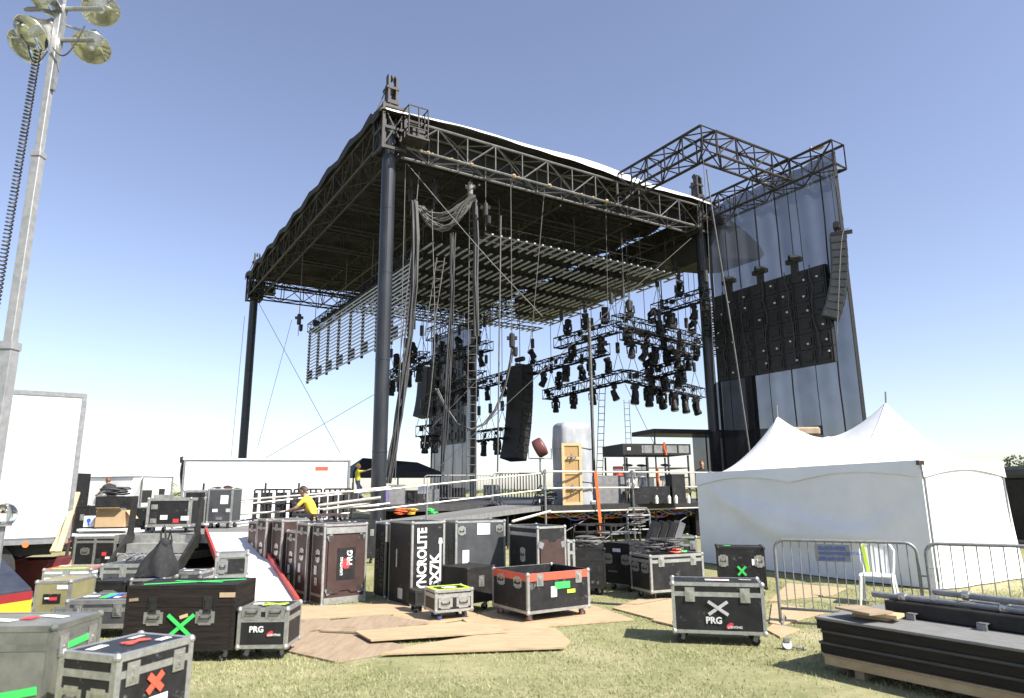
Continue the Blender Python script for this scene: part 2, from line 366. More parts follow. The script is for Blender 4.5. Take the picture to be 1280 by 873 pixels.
mb.add(vs, [tuple(range(n)), tuple(range(2 * n - 1, n - 1, -1))] + [(i, n + i, n + (i + 1) % n, (i + 1) % n) for i in range(n)])
mb.build('front_canopy', m_lining, roof)
prof = [(16.52, 15.12), (17.6, 14.95), (19.0, 14.5), (19.9, 14.1), (20.0, 13.9), (19.0, 13.6), (16.52, 13.45)]; mb = MB(); n = len(prof)
vs = [rp(u, v, z) for u in (2.42, 17.6) for v, z in prof]
mb.add(vs, [tuple(range(n)), tuple(range(2 * n - 1, n - 1, -1))] + [(i, n + i, n + (i + 1) % n, (i + 1) % n) for i in range(n)]); mb.build('front_canopy', m_lining, roof)
mb = MB(); mb.grid(lambda a, c: rp(.5 + .04 * math.sin(a * 50), .3 + 15.5 * a, 14.12 + 1.1 * c), 60, 3); mb.build('gable_shade_sheet', m_dkcloth, roof)  # added dark sheet standing in for the shade inside the truss
# rags and knots tied along the roof chords
mb = MB()
for i in range(15):
    v = random.uniform(.5, 15.5); mb.ball(rp(-.4, v, 14.02), random.uniform(.05, .11), 6, 4, (1, 1.3, .9))
mb.build('rope_knot', m_ply, roof)
# outriggers and wing trusses
def otruss(label, a, b_, z, w=.8, h=1.0):
    t = thing('outrigger_truss', label, 'truss', S(*a, z)); L = t.location.copy(); mb = MB()
    truss(mb, S(*a, z) - L, S(*b_, z) - L, w, h, 1.05, .058, .032); mb.build('lattice', m_truss, t); return t
o1 = otruss('outrigger truss reaching out from the roof edge against the open sky', (.6, 10.9), (-5.4, 10.9), 14.9)
o2 = otruss('outrigger truss joining the roof outrigger to the scrim truss', (-5.0, 11.35), (-5.0, 15.75), 14.9)
w1 = otruss('long wing truss carrying the tall blue-grey scrim', (-.5, 16.25), (-7.35, 16.25), 14.85, .8, 1.05)
w2 = otruss('far wing truss carrying the small distant scrim', (23.5, 16.25), (31, 16.25), 14.85)
mb = MB(); p = S(-6.4, 15.9, 15.42) - w1.location
for k in range(7): mb.ball(p + V3((k * .06, -k * .05, random.uniform(-.05, .05))), .09, 6, 4)
mb.build('orange_rag', m_ply, w1)
# scrims
def scrim(label, u0, u1, z0, z1, nstrap):
    t = thing('wing_scrim', label, 'scrim', S((u0 + u1) / 2, 16.45, z0)); L = t.location.copy()
    mb = MB(); mb.grid(lambda a, c: S(u0 + (u1 - u0) * a, 16.45 + .10 * math.sin(a * 19) * (1 - .5 * c) + .05 * math.sin(a * 47 + c * 3), z0 + (z1 - z0) * c) - L, 60, 12); mb.build('cloth', m_scrim, t, smooth=True)
    for uu in (u0, u1): mb = MB(); mb.bar(S(uu, 16.36, z0) - L, S(uu, 16.36, z1) - L, .13, .05); mb.build('hem', m_dkcloth, t)
    for k in range(nstrap):
        f = (k + .7) / (nstrap + .3); u = u0 + (u1 - u0) * f; dz = random.uniform(-.25, .25)
        mb = MB(); mb.path([S(u + dz * .5 * math.sin(i * .5), 16.2 - .03 * (i % 2), z0 + (z1 - z0) * i / 10) - L for i in range(11)], .03 if k % 2 else .016, 5); mb.build('strap', m_dkcloth, t)
    return t
scrim('tall translucent blue-grey scrim hanging behind the black screen', -.3, -7.05, 1.6, 15.15, 6)
scrim('small far blue-grey scrim seen between the hanging cables in mid stage', 23.6, 30.6, 1.6, 14.5, 4)
def screen(label, u0, u1, z0, z1, nx, nz, dots=True):
    t = thing('video_screen', label, 'video screen', S((u0 + u1) / 2, 16.0, z0)); L = t.location.copy()
    du = (u1 - u0) / nx; dz = (z1 - z0) / nz; mb = MB(); ct = MB()
    for i in range(nx):
        for j in range(nz):
            a = S(u0 + du * (i + .5), 15.98, z0 + dz * (j + .5)) - L
            M = Matrix.Rotation(math.atan2(SU.y, SU.x), 3, 'Z')
            mb.box(a, (abs(du) - .02, .2, dz - .02), M); mb.box(a - SV * .12, (abs(du) * .5, .06, dz * .45), M); mb.box(a - SV * .125 + SU * du * .36, (.05, .05, dz * .8), M)
            if random.random() < .62: ct = MB(); ct.box(a - SV * .17 + SU * random.uniform(-.2, .2) + V3((0, 0, random.uniform(-.15, .15))), (.07, .05, .07), M); ct.build('socket', m_conn, t)
    mb.build('panel_array', m_screen, t)
    for k in range(3 if nx > 5 else 2):
        u = u0 + (u1 - u0) * (k + .6) / 3.4; mb = MB(); M = Matrix.Rotation(math.atan2(SU.y, SU.x), 3, 'Z')
        a = S(u, 15.9, z1) - L; mb.box(a + V3((0, 0, .0)), (.3, .12, .9), M); mb.box(a + V3((0, 0, .5)), (.7, .2, .18), M); mb.tube(a + V3((-.2, 0, .62)), a + V3((.2, 0, .62)), .14, 8); mb.tube(a + V3((0, 0, .6)), V3((a.x, a.y, 14.4 - L.z)), .02, 4)
        mb.build('hanging_bracket', m_blacksteel, t)
    for k in range(5):
        u = u0 + (u1 - u0) * (k + .5) / 5; mb = MB(); mb.path([S(u + random.uniform(-.12, .12), 15.8, z1 + .1 - (z1 - z0 - .2) * i / 8) - L for i in range(9)], .022, 4); mb.build('signal_cable', m_cabled, t)
    return t
screen('big black screen back hanging in front of the tall scrim', -.65, -6.45, 6.48, 10.45, 8, 6)
screen('small far black screen in front of the distant scrim', 24.0, 30.2, 5.2, 12.6, 6, 6)
mb = MB(); mb.grid(lambda a, c: S(-.1 - 2.3 * a, 16.05 + .08 * math.sin(a * 22), 1.3 + 5.2 * c), 30, 4); single(mb, 'black_drape', m_mesh, 'black mesh drape hanging under the big screen next to the pipe tower', 'drape', S(-1.7, 16.05, 1.3), smooth=True)
mb = MB(); mb.grid(lambda a, c: S(-2.2 - .45 * a, 15.8 + .12 * math.sin(a * 5), 2.3 + 4.2 * c), 8, 4); mb.grid(lambda a, c: S(-2.2 - .45 * a, 15.95, 2.3 + 4.2 * c), 8, 4); single(mb, 'black_drape', m_dkcloth, 'narrow gathered black drape bundle hanging below the big screen', 'drape', S(-2.4, 15.8, 2.3))
# ------------------------------------------------------------------ LED batten ceiling and hanging batten screen
for k in range(7):
    u0 = .9 + 2.02 * k; z = 11.95 - .03 * k; v0, v1 = (4.7 if k == 0 else 3.0), 15.9
    t = thing('batten_row', '%s row of pale battens under the roof, counted from the open side' % ORD[k], 'light battens', S(u0, v0, z), 0, 'rows of light battens under the roof')
    L = t.location.copy(); mb = MB(); n = int((v1 - v0) / .40)
    for i in range(n):
        v = v0 + (v1 - v0) * (i + .5) / n; mb.bar(S(u0, v, z) - L, S(u0 + 1.3, v, z + random.uniform(-.03, .03)) - L, .085, .05)
    mb.build('battens', m_slat, t)
    mb = MB()
    for uu in (.3, 1.0):
        mb.bar(S(u0 + uu, v0, z + .07) - L, S(u0 + uu, v1, z + .07) - L, .035, .07)
        mb.tube(S(u0 + uu, v0, z + .5) - L, S(u0 + uu, v1, z + .5) - L, .025, 5)
        for i in range(int(v1 - v0)): mb.tube(S(u0 + uu, v0 + i, z + .1) - L, S(u0 + uu, v0 + i + 1, z + .5) - L, .015, 4); mb.tube(S(u0 + uu, v0 + i, z + .1) - L, S(u0 + uu, v0 + i, z + .5) - L, .015, 4)
    mb.build('frame', m_trussb, t)
    for v in (v0 + 1, v0 + 5, v0 + 9, v1 - .5): mb = MB(); mb.tube(S(u0 + .8, v, z + .5) - L, S(u0 + .8, v, 14.0) - L, .015, 4); mb.build('suspension_wire', m_wire, t)
t = thing('batten_screen', 'tall hanging screen of thin horizontal battens with dark ribs behind the thick tower', 'batten screen', S(4, 2.5, 8.05)); L = t.location.copy()
mb = MB()
for i in range(17): mb.bar(S(3.7, 2.5, 8.12 + .185 * i) - L, S(18.8, 2.5, 8.12 + .185 * i) - L, .035, .06 if i else .09)
mb.build('battens', m_slat, t)
for i in range(9):
    mb = MB(); u = 18.75 - 1.86 * i; mb.bar(S(u, 2.58, 8.0) - L, S(u, 2.58, 11.2) - L, .12, .12 if i else .06); mb.box(S(u - .35, 2.62, 8.5) - L, (.2, .2, .5)); mb.build('rib', m_blacksteel, t)
def hang(p, z1): pass
tt = thing('lighting_truss', 'dark truss carrying the hanging batten screen below the roof edge', 'lighting truss', S(3.6, 2.8, 11.5)); L = tt.location.copy()
mb = MB(); truss(mb, S(3.6, 2.8, 11.5) - L, S(19.3, 2.8, 11.5) - L, .5, .5, .6, .03, .016); mb.build('lattice', m_trussb, tt)
for i in range(26): mb = MB(); mb.box(S(4 + i * .6, 2.8 + random.uniform(-.2, .2), 11.5 + random.uniform(-.25, .2)) - L, (random.uniform(.15, .4), random.uniform(.15, .3), random.uniform(.15, .35))); mb.build('junction_box', m_trussb, tt)
for u in (5, 9, 13, 18.6): mb = MB(); mb.tube(S(u, 2.8, 11.7) - L, S(u, 2.8, 14.0) - L, .02, 4); mb.build('suspension_wire', m_wire, tt)
# ------------------------------------------------------------------ moving lights
def make_light():
    t = thing('moving_light', '', '', (0, 0, 0))
    mb = MB(); mb.prism([(-.2, -.16), (.2, -.16), (.2, .16), (-.2, .16)], -.26, -.08); mb.bb((-.16, -.12, -.085), (.16, .12, 0)); mb.build('base', m_trussb, t, bevel=.02)
    mb = MB()
    for a in (-1, 1): mb.bar((a * .25, 0, -.3), (a * .23, 0, -.68), .05, .16, (0, 1, 0))
    mb.bb((-.28, -.08, -.32), (.28, .08, -.262)); mb.build('yoke', m_trussb, t)
    mb = MB(); mb.lathe([(.06, .3), (.14, .27), (.17, .1), (.18, -.12), (.205, -.2), (.205, -.3), (.17, -.33)], 12); mb.m = 0
    h = mb.build('head', m_trussb, t, smooth=True, loc=(0, 0, -.62))
    mb = MB(); mb.lathe([(.165, -.335), (.165, -.345)], 12); mb.build('lens', m_galv, h)
    return t
LP = make_light(); lp_used = [False]
def place_light(p, up, rz, tilt, label, group, s=1.3):
    if lp_used[0]: o = copy_tree(LP)
    else: o = LP; lp_used[0] = True
    o.location = p; o.rotation_euler = (math.pi if up else 0, 0, rz); o.scale = (s, s, s)
    for k in kids(o):
        if k.name.split('.')[0] == 'head': k.rotation_euler = (tilt, 0, 0)
    tag(o, label, 'stage light', group)
def ltruss(key, a, b_, z, nb, na, s=.86, wires=True, side=.5):
    """lighting truss between two measured points at height z, with nb lights below and na on top"""
    p0 = atz(*a, z); p1 = atz(*b_, z)
    t = thing('lighting_truss', 'black lighting truss, ' + key, 'lighting truss', p0); mb = MB(); truss(mb, (0, 0, 0), p1 - p0, side, side, .55, .032, .016); mb.build('lattice', m_trussb, t)
    d = p1 - p0
    for f in (.08, .5, .92):
        q = d * f; mb = MB()
        for sx in (-.25, .25): mb.tube(q + V3((sx, 0, .25)), q + V3((0, 0, 1.2)), .014, 4)
        mb.tube(q + V3((0, 0, 1.2)), V3((q.x, q.y, 13.9 - z)), .016, 4); mb.tube(q + V3((0, 0, 1.15)), q + V3((0, 0, 1.65)), .1, 8); mb.build('hoist_chain', m_blacksteel, t)
    mb = MB(); mb.path([d * (i / 14) + V3((0, 0, -.22 - .1 * abs(math.sin(i * 1.3)))) for i in range(15)], .05, 5); mb.build('cable_run', m_trussb, t)
    for k in range(int(d.length / .7)): mb = MB(); mb.box(d * random.random() + V3((0, 0, random.uniform(-.1, .28))), (random.uniform(.12, .3), random.uniform(.12, .25), random.uniform(.1, .22))); mb.build('junction_box', m_trussb, t)
    g = 'moving lights on the truss ' + key
    for k in range(nb): place_light(p0 + d * ((k + .55) / (nb + .1)) + V3((0, 0, -side / 2 - .02)), False, random.uniform(0, 6), random.gauss(0, .35), '%s moving light hanging below the truss %s' % (ORD[k], key), g, s)
    for k in range(na): place_light(p0 + d * ((k + .6) / (na + .2)) + V3((0, 0, side / 2 + .02)), True, random.uniform(0, 6), random.uniform(-1.2, 1.2), '%s moving light standing on the truss %s' % (ORD[k], key), g, s)
ltruss('with the long line array at its end', (598, 481), (757, 436), 8.0, 6, 1)
ltruss('lowest one, above the wrapped tower', (683, 494), (783, 469), 6.9, 4, 3, .85)
ltruss('lowest one, running to the pipe tower', (783, 470), (876, 492), 6.9, 6, 2, 1.05)
ltruss('short one above the lowest', (806, 470), (856, 455), 7.4, 3, 2)
ltruss('upper one, under the batten ceiling edge', (697, 430), (772, 408), 9.0, 2, 3, .86)
ltruss('upper one, meeting the pipe tower', (770, 400), (880, 428), 9.3, 5, 4, .86)
ltruss('middle one, below the upper pair', (780, 417), (866, 439), 8.6, 6, 1, .86)
ltruss('topmost one beside the scrim tower', (818, 388), (885, 367), 10.6, 2, 1, .86)
ltruss('seen just past the thick tower', (485, 474), (531, 446), 8.0, 4, 2, .86)
ltruss('low small one left of the far scrim', (525, 540), (551, 537), 4.6, 2, 0, .86)
ltruss('low small one beside the far tower', (596, 546), (631, 541), 4.6, 2, 0, .86)
ltruss('crossing the far scrim', (537, 500), (602, 470), 7.0, 5, 3, .86)
ltruss('high one crossing the far scrim', (540, 452), (612, 432), 9.6, 4, 3, .86)
ltruss('short one outside the pipe tower', (884, 380), (890, 440), 9.0, 0, 0, .86)
# ------------------------------------------------------------------ line arrays
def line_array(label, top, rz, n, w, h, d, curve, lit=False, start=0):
    t = thing('line_array', label, 'line array', top, rz)
    mb = MB(); mb.bb((-w * .45, -d * .45, .0), (w * .45, d * .55, .1)); mb.bar((0, -d * .4, .15), (0, d * .9, .15), .12, .14); mb.tube((-.3, 0, .45), (.3, 0, .45), .13, 10); mb.tube((0, 0, .1), (0, 0, .45), .03, 5); mb.tube((0, 0, .45), (0, 0, max(.5, 14.2 - top.z)), .02, 5); mb.build('fly_bar', m_blacksteel, t)
    y, z, ang = 0, -.02, start
    for i in range(n):
        M = Matrix.Translation((0, y, z)) @ Matrix.Rotation(ang, 4, 'X')
        mb = MB(); mb.T = M
        # cabinet: tapered box, audience face at +y
        mb.add([(-w / 2, d / 2, -.01), (w / 2, d / 2, -.01), (w / 2, d / 2, -h), (-w / 2, d / 2, -h), (-w / 2, -d / 2, -.012), (w / 2, -d / 2, -.012), (w / 2, -d / 2, -h + .0), (-w / 2, -d / 2, -h + .0)],
               [(0, 1, 2, 3), (5, 4, 7, 6), (1, 0, 4, 5), (3, 2, 6, 7), (0, 3, 7, 4), (2, 1, 5, 6)])
        for a in (-1, 1): mb.bb((a * w / 2 - .012 + a * .014, -d * .4, -h + .03), (a * w / 2 + .012 + a * .014, d * .42, -.03))
        c = mb.build('cabinet', m_gunmetal if lit else m_black2, t)  # lit arrays get grey cabinets, sunlight put into their colour
        mb = MB(); mb.T = M
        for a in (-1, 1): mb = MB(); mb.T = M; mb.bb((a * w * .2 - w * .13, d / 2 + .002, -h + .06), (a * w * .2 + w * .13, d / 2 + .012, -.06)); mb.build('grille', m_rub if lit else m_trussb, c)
        ang += curve * (.35 + 1.3 * i / n); y += math.sin(-ang) * -h * 0 + math.sin(ang) * h * 1.0; z -= math.cos(ang) * h
    return t
p = aty(650, 460, 35.5)
line_array('tall black curved line array hanging in mid stage beside a cable loop', p, R(-50), 13, 1.25, .37, .75, -.022)
p = aty(1047, 297, 25.6)
line_array('curved line array with sunlit grey fronts hanging at the outer edge of the big screen', p, R(-118), 11, .68, .3, .6, -.042, True)
p = aty(534, 462, 48)
line_array('small distant dark line array hanging before the far scrim', p, R(-50), 9, 1.2, .38, .8, -.03)
p = aty(526, 474, 40)
# ------------------------------------------------------------------ cables, ropes, ladders
def cable(label, pts, D, r, m=m_cable, name='hanging_cable', cat='cable', group=None, n=5):
    w = []
    for i, p in enumerate(pts):
        dd = D if not isinstance(D, (list, tuple)) else D[0] + (D[1] - D[0]) * i / (len(pts) - 1); w.append(aty(p[0], p[1], dd))
    if len(w) > 2:  # Catmull-Rom smoothing
        e = [w[0] * 2 - w[1]] + w + [w[-1] * 2 - w[-2]]; s = []
        for i in range(1, len(e) - 2):
            for k in range(5):
                t = k / 5; a, b_, c, d = e[i - 1], e[i], e[i + 1], e[i + 2]
                s.append(.5 * ((2 * b_) + (c - a) * t + (2 * a - 5 * b_ + 4 * c - d) * t * t + (3 * b_ - a - 3 * c + d) * t ** 3))
        w = s + [w[-1]]
    mb = MB(); mb.path(w, r, n); return single(mb, name, m, label, cat, w[0], group)
def loom(label, pts, Y, r, k, spread, m=m_cable, sag=0):
    w = [aty(p[0], p[1], Y) for p in pts]; L = w[0]; mb = MB()
    for j in range(k):
        o = [random.uniform(-spread, spread) for _ in range(3)]; ph = random.uniform(0, 6); sg = sag * (random.random() - .25); N_ = len(w) - 1
        mb.path([q - L + V3((o[0] + .5 * spread * math.sin(ph + i * 1.7), o[1] + .4 * spread * math.cos(ph * 2 + i), o[2] * .3 - sg * math.sin(math.pi * i / N_))) for i, q in enumerate(w)], r * random.choice((.6, .8, 1, 1.3)), 5)
    o = mb.build('cable_loom', m); o.location = L; return tag(o, label, 'cable bundle')
loom('thick dark loom of cables sweeping down beside the thick tower', [(519, 252), (521, 300), (518, 360), (513, 420), (507, 470), (500, 520), (492, 565), (487, 604)], 23.6, .045, 14, .11, m_cabled)
loom('loom of cables falling straight down in front of the far scrim', [(566, 292), (565, 360), (563, 420), (560, 480), (556, 540), (552, 590)], 26, .03, 7, .1, m_cabled)
loom('festoon of cables swagged between two hoists under the roof', [(524, 258), (530, 264), (536, 268), (545, 271), (552, 272), (560, 270), (568, 266), (575, 260), (582, 254), (590, 245)], 25, .03, 26, .12, m_cable, .75)
loom('dark cable loom dropping from the roof beside the rope ladder', [(592, 250), (593, 300), (594, 345), (596, 420)], 26, .04, 6, .1, m_cabled)
loom('cable loom hooked over a hoist and curving down near the line array', [(642, 428), (639, 450), (632, 482), (620, 512), (606, 530), (590, 537), (572, 530), (556, 508), (546, 486)], 27, .02, 5, .05, m_cable)
singles = [
 ('thin wire dropping from the roof edge next to the thick tower', [(507, 205), (500, 470), (494, 600)], 23.2, .014),
 ('thin wire by the end of the cable festoon', [(524, 215), (521, 250)], 24.5, .02),
 ('pale rope slanting off the festoon toward the tower foot', [(520, 262), (505, 400), (497, 480)], 24, .018),
 ('thin rope hanging through the batten screen', [(540, 262), (543, 430), (530, 560)], 24.5, .018),
 ('pale steel tube hanging from the roof in front of the batten ceiling', [(626, 270), (622, 590)], 25, .03),
 ('thin steel wire crossing the batten ceiling above the line array', [(681, 232), (666, 400), (660, 440)], 27, .016),
 ('tall thin pole standing on deck next to the wrapped tower', [(736, 398), (743, 610)], 27.5, .07),
 ('long cable slanting down in front of the blue scrim', [(883, 212), (889, 256), (914, 410), (937, 565)], 22, .026),
 ('slanting wire running from the tower head down across the battens', [(508, 204), (600, 312), (678, 396)], 24, .016),
 ('long guy rope sloping from the scrim tower down to mid stage', [(864, 298), (735, 412), (600, 536), (545, 588)], 25, .014),
 ('thin blue rope strung across the far scrim', [(540, 534), (602, 470)], 26, .014),
 ('thin guy wire falling from the far tower past the white container', [(324, 380), (425, 566)], 38, .014),
 ('thin guy wire crossing low behind the thick tower', [(330, 574), (470, 492)], 38, .014),
 ('vertical guy wire beside the far tower', [(306, 395), (289, 572)], 38, .012),
 ('thin guy wire rising from the white container toward the batten screen', [(365, 400), (322, 560)], 38, .012),
 ('thin wire drooping from the roof beside the upper stage lights', [(777, 290), (781, 420)], 30, .014),
 ('thin wire from the roof to the upper stage lights', [(757, 255), (760, 400)], 29, .014),
 ('slack cable beneath the stage lights sloping toward the risers', [(781, 480), (820, 560)], 33, .014),
 ('thin cable from the screen corner down behind the tent', [(1061, 285), (1052, 300), (1046, 420)], 24.5, .02),
 ('thin wire dropping along the outer hem of the tall scrim', [(1041, 215), (1054, 275)], 24.3, .012),
 ('pale cord hanging from the outrigger corner', [(879, 200), (885, 300), (893, 480)], 24, .012),
]
for lb, pts, Y, r in singles: cable(lb, pts, Y, r, m_wire if r < .017 else m_cable)
def ladder(label, a, b_, Y, w):
    p = aty(*a, Y); q = aty(*b_, Y); t = thing('rope_ladder', label, 'ladder', q); mb = MB()
    for s in (-w / 2, w / 2): mb.tube(p - q + V3((s, 0, 0)), V3((s, 0, 0)), .02, 5)
    n = int((p - q).length / .33)
    for i in range(n): c = (p - q) * ((i + .5) / n); mb.tube(c + V3((-w / 2, 0, 0)), c + V3((w / 2, 0, 0)), .018, 5)
    mb.build('ropes_and_rungs', m_cable, t)  # side ropes and rungs in one mesh
ladder('pale rope ladder hanging in front of the far tower', (592, 262), (589, 598), 27, .34)
ladder('slanting rope ladder hanging below the cable festoon', (551, 322), (536, 420), 25, .3)
ladder('thin rope ladder hanging against the sky under the lowest lights', (753, 480), (749, 606), 34, .3)
ladder('faint rope ladder hanging between the lowest light trusses', (783, 500), (786, 560), 40, .3)
for k, (a, lb) in enumerate([((514, 243), 'black hoist at the near end of the cable festoon'), ((588, 236), 'pale chain hoist above the festoon peak'), ((607, 262), 'black chain hoist right of the festoon peak'), ((543, 236), 'small hoist hanging behind the festoon'), ((374, 399), 'black hoist at the far end of the batten screen truss'), ((640, 425), 'grey hoist from which a curved cable loom hangs')]):
    p = aty(*a, 34 if k == 4 else 25.5); t = thing('chain_hoist', lb, 'hoist', p); mb = MB(); mb.lathe([(.08, -.3), (.11, -.26), (.11, .2), (.08, .26)], 10); mb.bb((-.2, -.06, .0), (.2, .06, .13)); mb.build('motor', m_clutter if k == 1 else m_blacksteel, t)
    mb = MB(); mb.tube((0, 0, .25), (0, 0, 14 - p.z), .018, 4); mb.tube((0, 0, -.35), (0, 0, -.9), .015, 4); mb.build('chain', m_wire, t)
    mb = MB(); mb.lathe([(.05, -.75), (.09, -.7), (.1, -.4)], 8, Matrix.Translation((.12, 0, .1))); mb.build('chain_bag', m_dkcloth, t)
# ------------------------------------------------------------------ deck
deck = thing('stage_deck', 'long black stage deck on steel legs behind the flight cases', 'stage deck', S(8, 8, 0)); L = deck.location.copy()
mb = MB()
P2 = [(-3.3, 4.2), (-.3, 4.2), (-.3, .8), (22.5, .8), (22.5, 17.5), (-3.3, 17.5)]
mb.prism([tuple((S(u, v) - L)[:2]) for u, v in P2], 1.08, 1.25); mb.build('top', m_blackdeck, deck)
for i, v in enumerate((4.5, 6.9, 9.3, 11.7, 14.1, 16.5)):
    for u in (-3.1, -1.2, .9):
        mb = MB(); mb.tube(S(u, v, 0) - L, S(u, v, 1.08) - L, .035, 6); mb.tube(S(u, v, .1) - L, S(u, v + 2.2, 1.0) - L, .02, 5); mb.build('leg', m_blacksteel, deck)
mb = MB(); mb.grid(lambda a, c: S(1.8 + .05 * math.sin(a * 80), 1 + 16.4 * a, .02 + 1.05 * c) - L, 80, 2); mb.build('dark_back_sheet', m_dkcloth, deck)  # added dark sheet that keeps the space under the deck black
mb = MB(); mb.bar(S(-3.32, 4.2, 1.17) - L, S(-3.32, 17.5, 1.17) - L, .03, .17); mb.build('edge_trim', m_blacksteel, deck)
ramp = thing('access_ramp', 'long grey ramp with pipe handrails climbing to the stage deck', 'ramp', S(-2.4, -1, 0)); L = ramp.location.copy()
def rz_(v): return 1.25 - (4.2 - v) * .088
mb = MB()
for (z0, z1) in ((0, -.12),):
    vs = [S(u, v, rz_(v) + z) - L for v in (-7.5, 4.18) for u in (-3.3, -1.0) for z in (0, -.14)]
    mb.add(vs, [(0, 4, 6, 2), (1, 3, 7, 5), (0, 1, 5, 4), (2, 6, 7, 3), (0, 2, 3, 1), (4, 5, 7, 6)])
mb.build('surface', m_deck, ramp)
for v in (-6, -3, 0, 3):
    for u in (-3.2, -1.1): mb = MB(); mb.tube(S(u, v, 0) - L, S(u, v, rz_(v) - .1) - L, .035, 6); mb.build('leg', m_blacksteel, ramp)
for hz in (.5, 1.02):
    mb = MB(); mb.tube(S(-3.32, -6.5, rz_(-6.5) + hz) - L, S(-3.32, 4.3, rz_(4.3) + hz) - L, .024, 6); mb.build('handrail', m_rail, ramp)
mb = MB(); mb.tube(S(-1.0, -6.5, rz_(-6.5) + 1) - L, S(-1.0, 0, rz_(0) + 1) - L, .03, 6); mb.tube(S(-1.0, -6.5, rz_(-6.5) + .5) - L, S(-1.0, 0, rz_(0) + .5) - L, .03, 6); mb.build('handrail', m_rail, ramp)
for v in (-6.4, -3.2, .2):
    mb = MB(); mb.tube(S(-3.32, v, rz_(v) - .1) - L, S(-3.32, v, rz_(v) + 1.05) - L, .03, 6); mb.build('post', m_galv, ramp)
gr = thing('guard_rail', 'pale scaffold pipe guard rail along the stage deck edge', 'guard rail', S(-3.36, 4.3, 1.25)); L = gr.location.copy()
for z in (.55, 1.08, -.2): mb = MB(); mb.tube(S(-3.36, 4.2, 1.25 + z) - L, S(-3.36, 17, 1.25 + z) - L, .032, 6); mb.build('rail', m_rail, gr)
for v in (4.3, 8.0, 11.9, 16): mb = MB(); mb.tube(S(-3.4, v, 0.0) - L, S(-3.4, v, 2.4) - L, .035, 6); mb.box(S(-3.4, v, 1.8) - L, (.1, .1, .1)); mb.box(S(-3.4, v, 2.33) - L, (.1, .1, .1)); mb.build('post', m_galv, gr)
mb = MB(); q = S(-3.5, 6.4, .25) - L; mb.bar(q + V3((.05, 0, 0)), S(-3.48, 6.3, 2.35) - L, .1, .012, (0, 1, 0)); mb.build('orange_strap', m_orange, gr)
p0 = atd(640, 652, 20.5); p1 = atd(688, 639, 21.5); mb = MB(); mb.tube(p0, p1, .04, 6); single(mb, 'loose_pipe', m_rail, 'loose pale pipe leaning under the ramp edge', 'pipe', p0)
# cables and clamps looped under the deck lip
for k, (mm, lb) in enumerate([(m_yellow, 'yellow cable run looped under the deck lip'), (m_redtape, 'red cable run looped under the deck lip'), (m_cable, 'grey cable run looped under the deck lip'), (m_ply, 'tan rope looped under the deck lip'), (m_blue, 'blue cable run looped under the deck lip')]):
    mb = MB(); sg_ = [random.uniform(.05, .26) for _ in range(12)]
    mb.path([S(-2.6 - .1 * k, 4.4 + k * .2 + i * .2, .98 - sg_[i // 6] * math.sin(math.pi * (i % 6) / 6)) for i in range(60)], .02, 4)
    single(mb, 'cable_run', mm, lb, 'cable', S(-2.6, 4.5, .86))
# ------------------------------------------------------------------ road cases
FOOT = []
def fmat(w, d, h, face, u, v, off=.004, rot=0):
    """matrix of a decal plane: text x/y axes -> case face. u,v are metres from the face's centre, bottom 0 for sides"""
    rz = Matrix.Rotation(rot, 4, 'Z')
    if face == 'front': B = Matrix(((1, 0, 0, u), (0, 0, -1, -d / 2 - off), (0, 1, 0, v), (0, 0, 0, 1)))
    elif face == 'left': B = Matrix(((0, 0, -1, -w / 2 - off), (-1, 0, 0, -u), (0, 1, 0, v), (0, 0, 0, 1)))
    elif face == 'right': B = Matrix(((0, 0, 1, w / 2 + off), (1, 0, 0, u), (0, 1, 0, v), (0, 0, 0, 1)))
    else: B = Matrix(((1, 0, 0, u), (0, 1, 0, v), (0, 0, 1, h + off), (0, 0, 0, 1)))
    return B @ rz
def patch(t, M, sw, sh, m, name='label_patch', th=.003):
    mb = MB(); mb.T = M; mb.bb((-sw / 2, -sh / 2, 0), (sw / 2, sh / 2, th)); return mb.build(name, m, t)
def xtape(t, M, s, m, wd=.05, name='tape_cross', asp=1.0):
    mb = MB(); mb.T = M
    for k, sg in enumerate((1, -1)):
        mb.T = M @ Matrix.Translation((0, 0, .002 + .003 * k)) @ Matrix.Rotation(sg * math.atan2(asp, 1), 4, 'Z'); L = s * math.hypot(1, asp); mb.bb((-L / 2, -wd / 2, 0), (L / 2, wd / 2, .002))
    return mb.build(name, m, t)
def dish(t, M, sw=.17, sh=.12, par=None):
    mb = MB(); mb.T = M
    for a in (-1, 1): mb.bb((a * sw / 2 - .018, -sh / 2, 0), (a * sw / 2 + .018, sh / 2, .006)); mb.bb((-sw / 2 + .018, a * sh / 2 - .018, 0), (sw / 2 - .018, a * sh / 2 + .018, .006))
    mb.bb((-sw / 2 + .018, -sh / 2 + .018, -.002), (sw / 2 - .018, sh / 2 - .018, .001))
    o = mb.build('handle', m_dish, t)
    mb = MB(); mb.T = M; mb.path([(-sw * .34, sh * .12, .004), (-sw * .34, -.012, .02), (sw * .34, -.012, .02), (sw * .34, sh * .12, .004)], .009, 5); mb.build('grip', m_rub, o)
    return o
def latch(t, M, sw=.11, sh=.16):
    mb = MB(); mb.T = M; mb.bb((-sw / 2, -sh / 2, 0), (sw / 2, sh / 2, .006)); mb.bb((-sw * .28, -sh * .34, .006), (sw * .28, sh * .3, .014)); mb.lathe([(.016, .014), (.016, .02)], 8, Matrix.Translation((0, -.01, 0)))
    mb.bb((-sw * .1, -.03, .014), (sw * .1, .03, .026)); return mb.build('latch', m_dish, t)
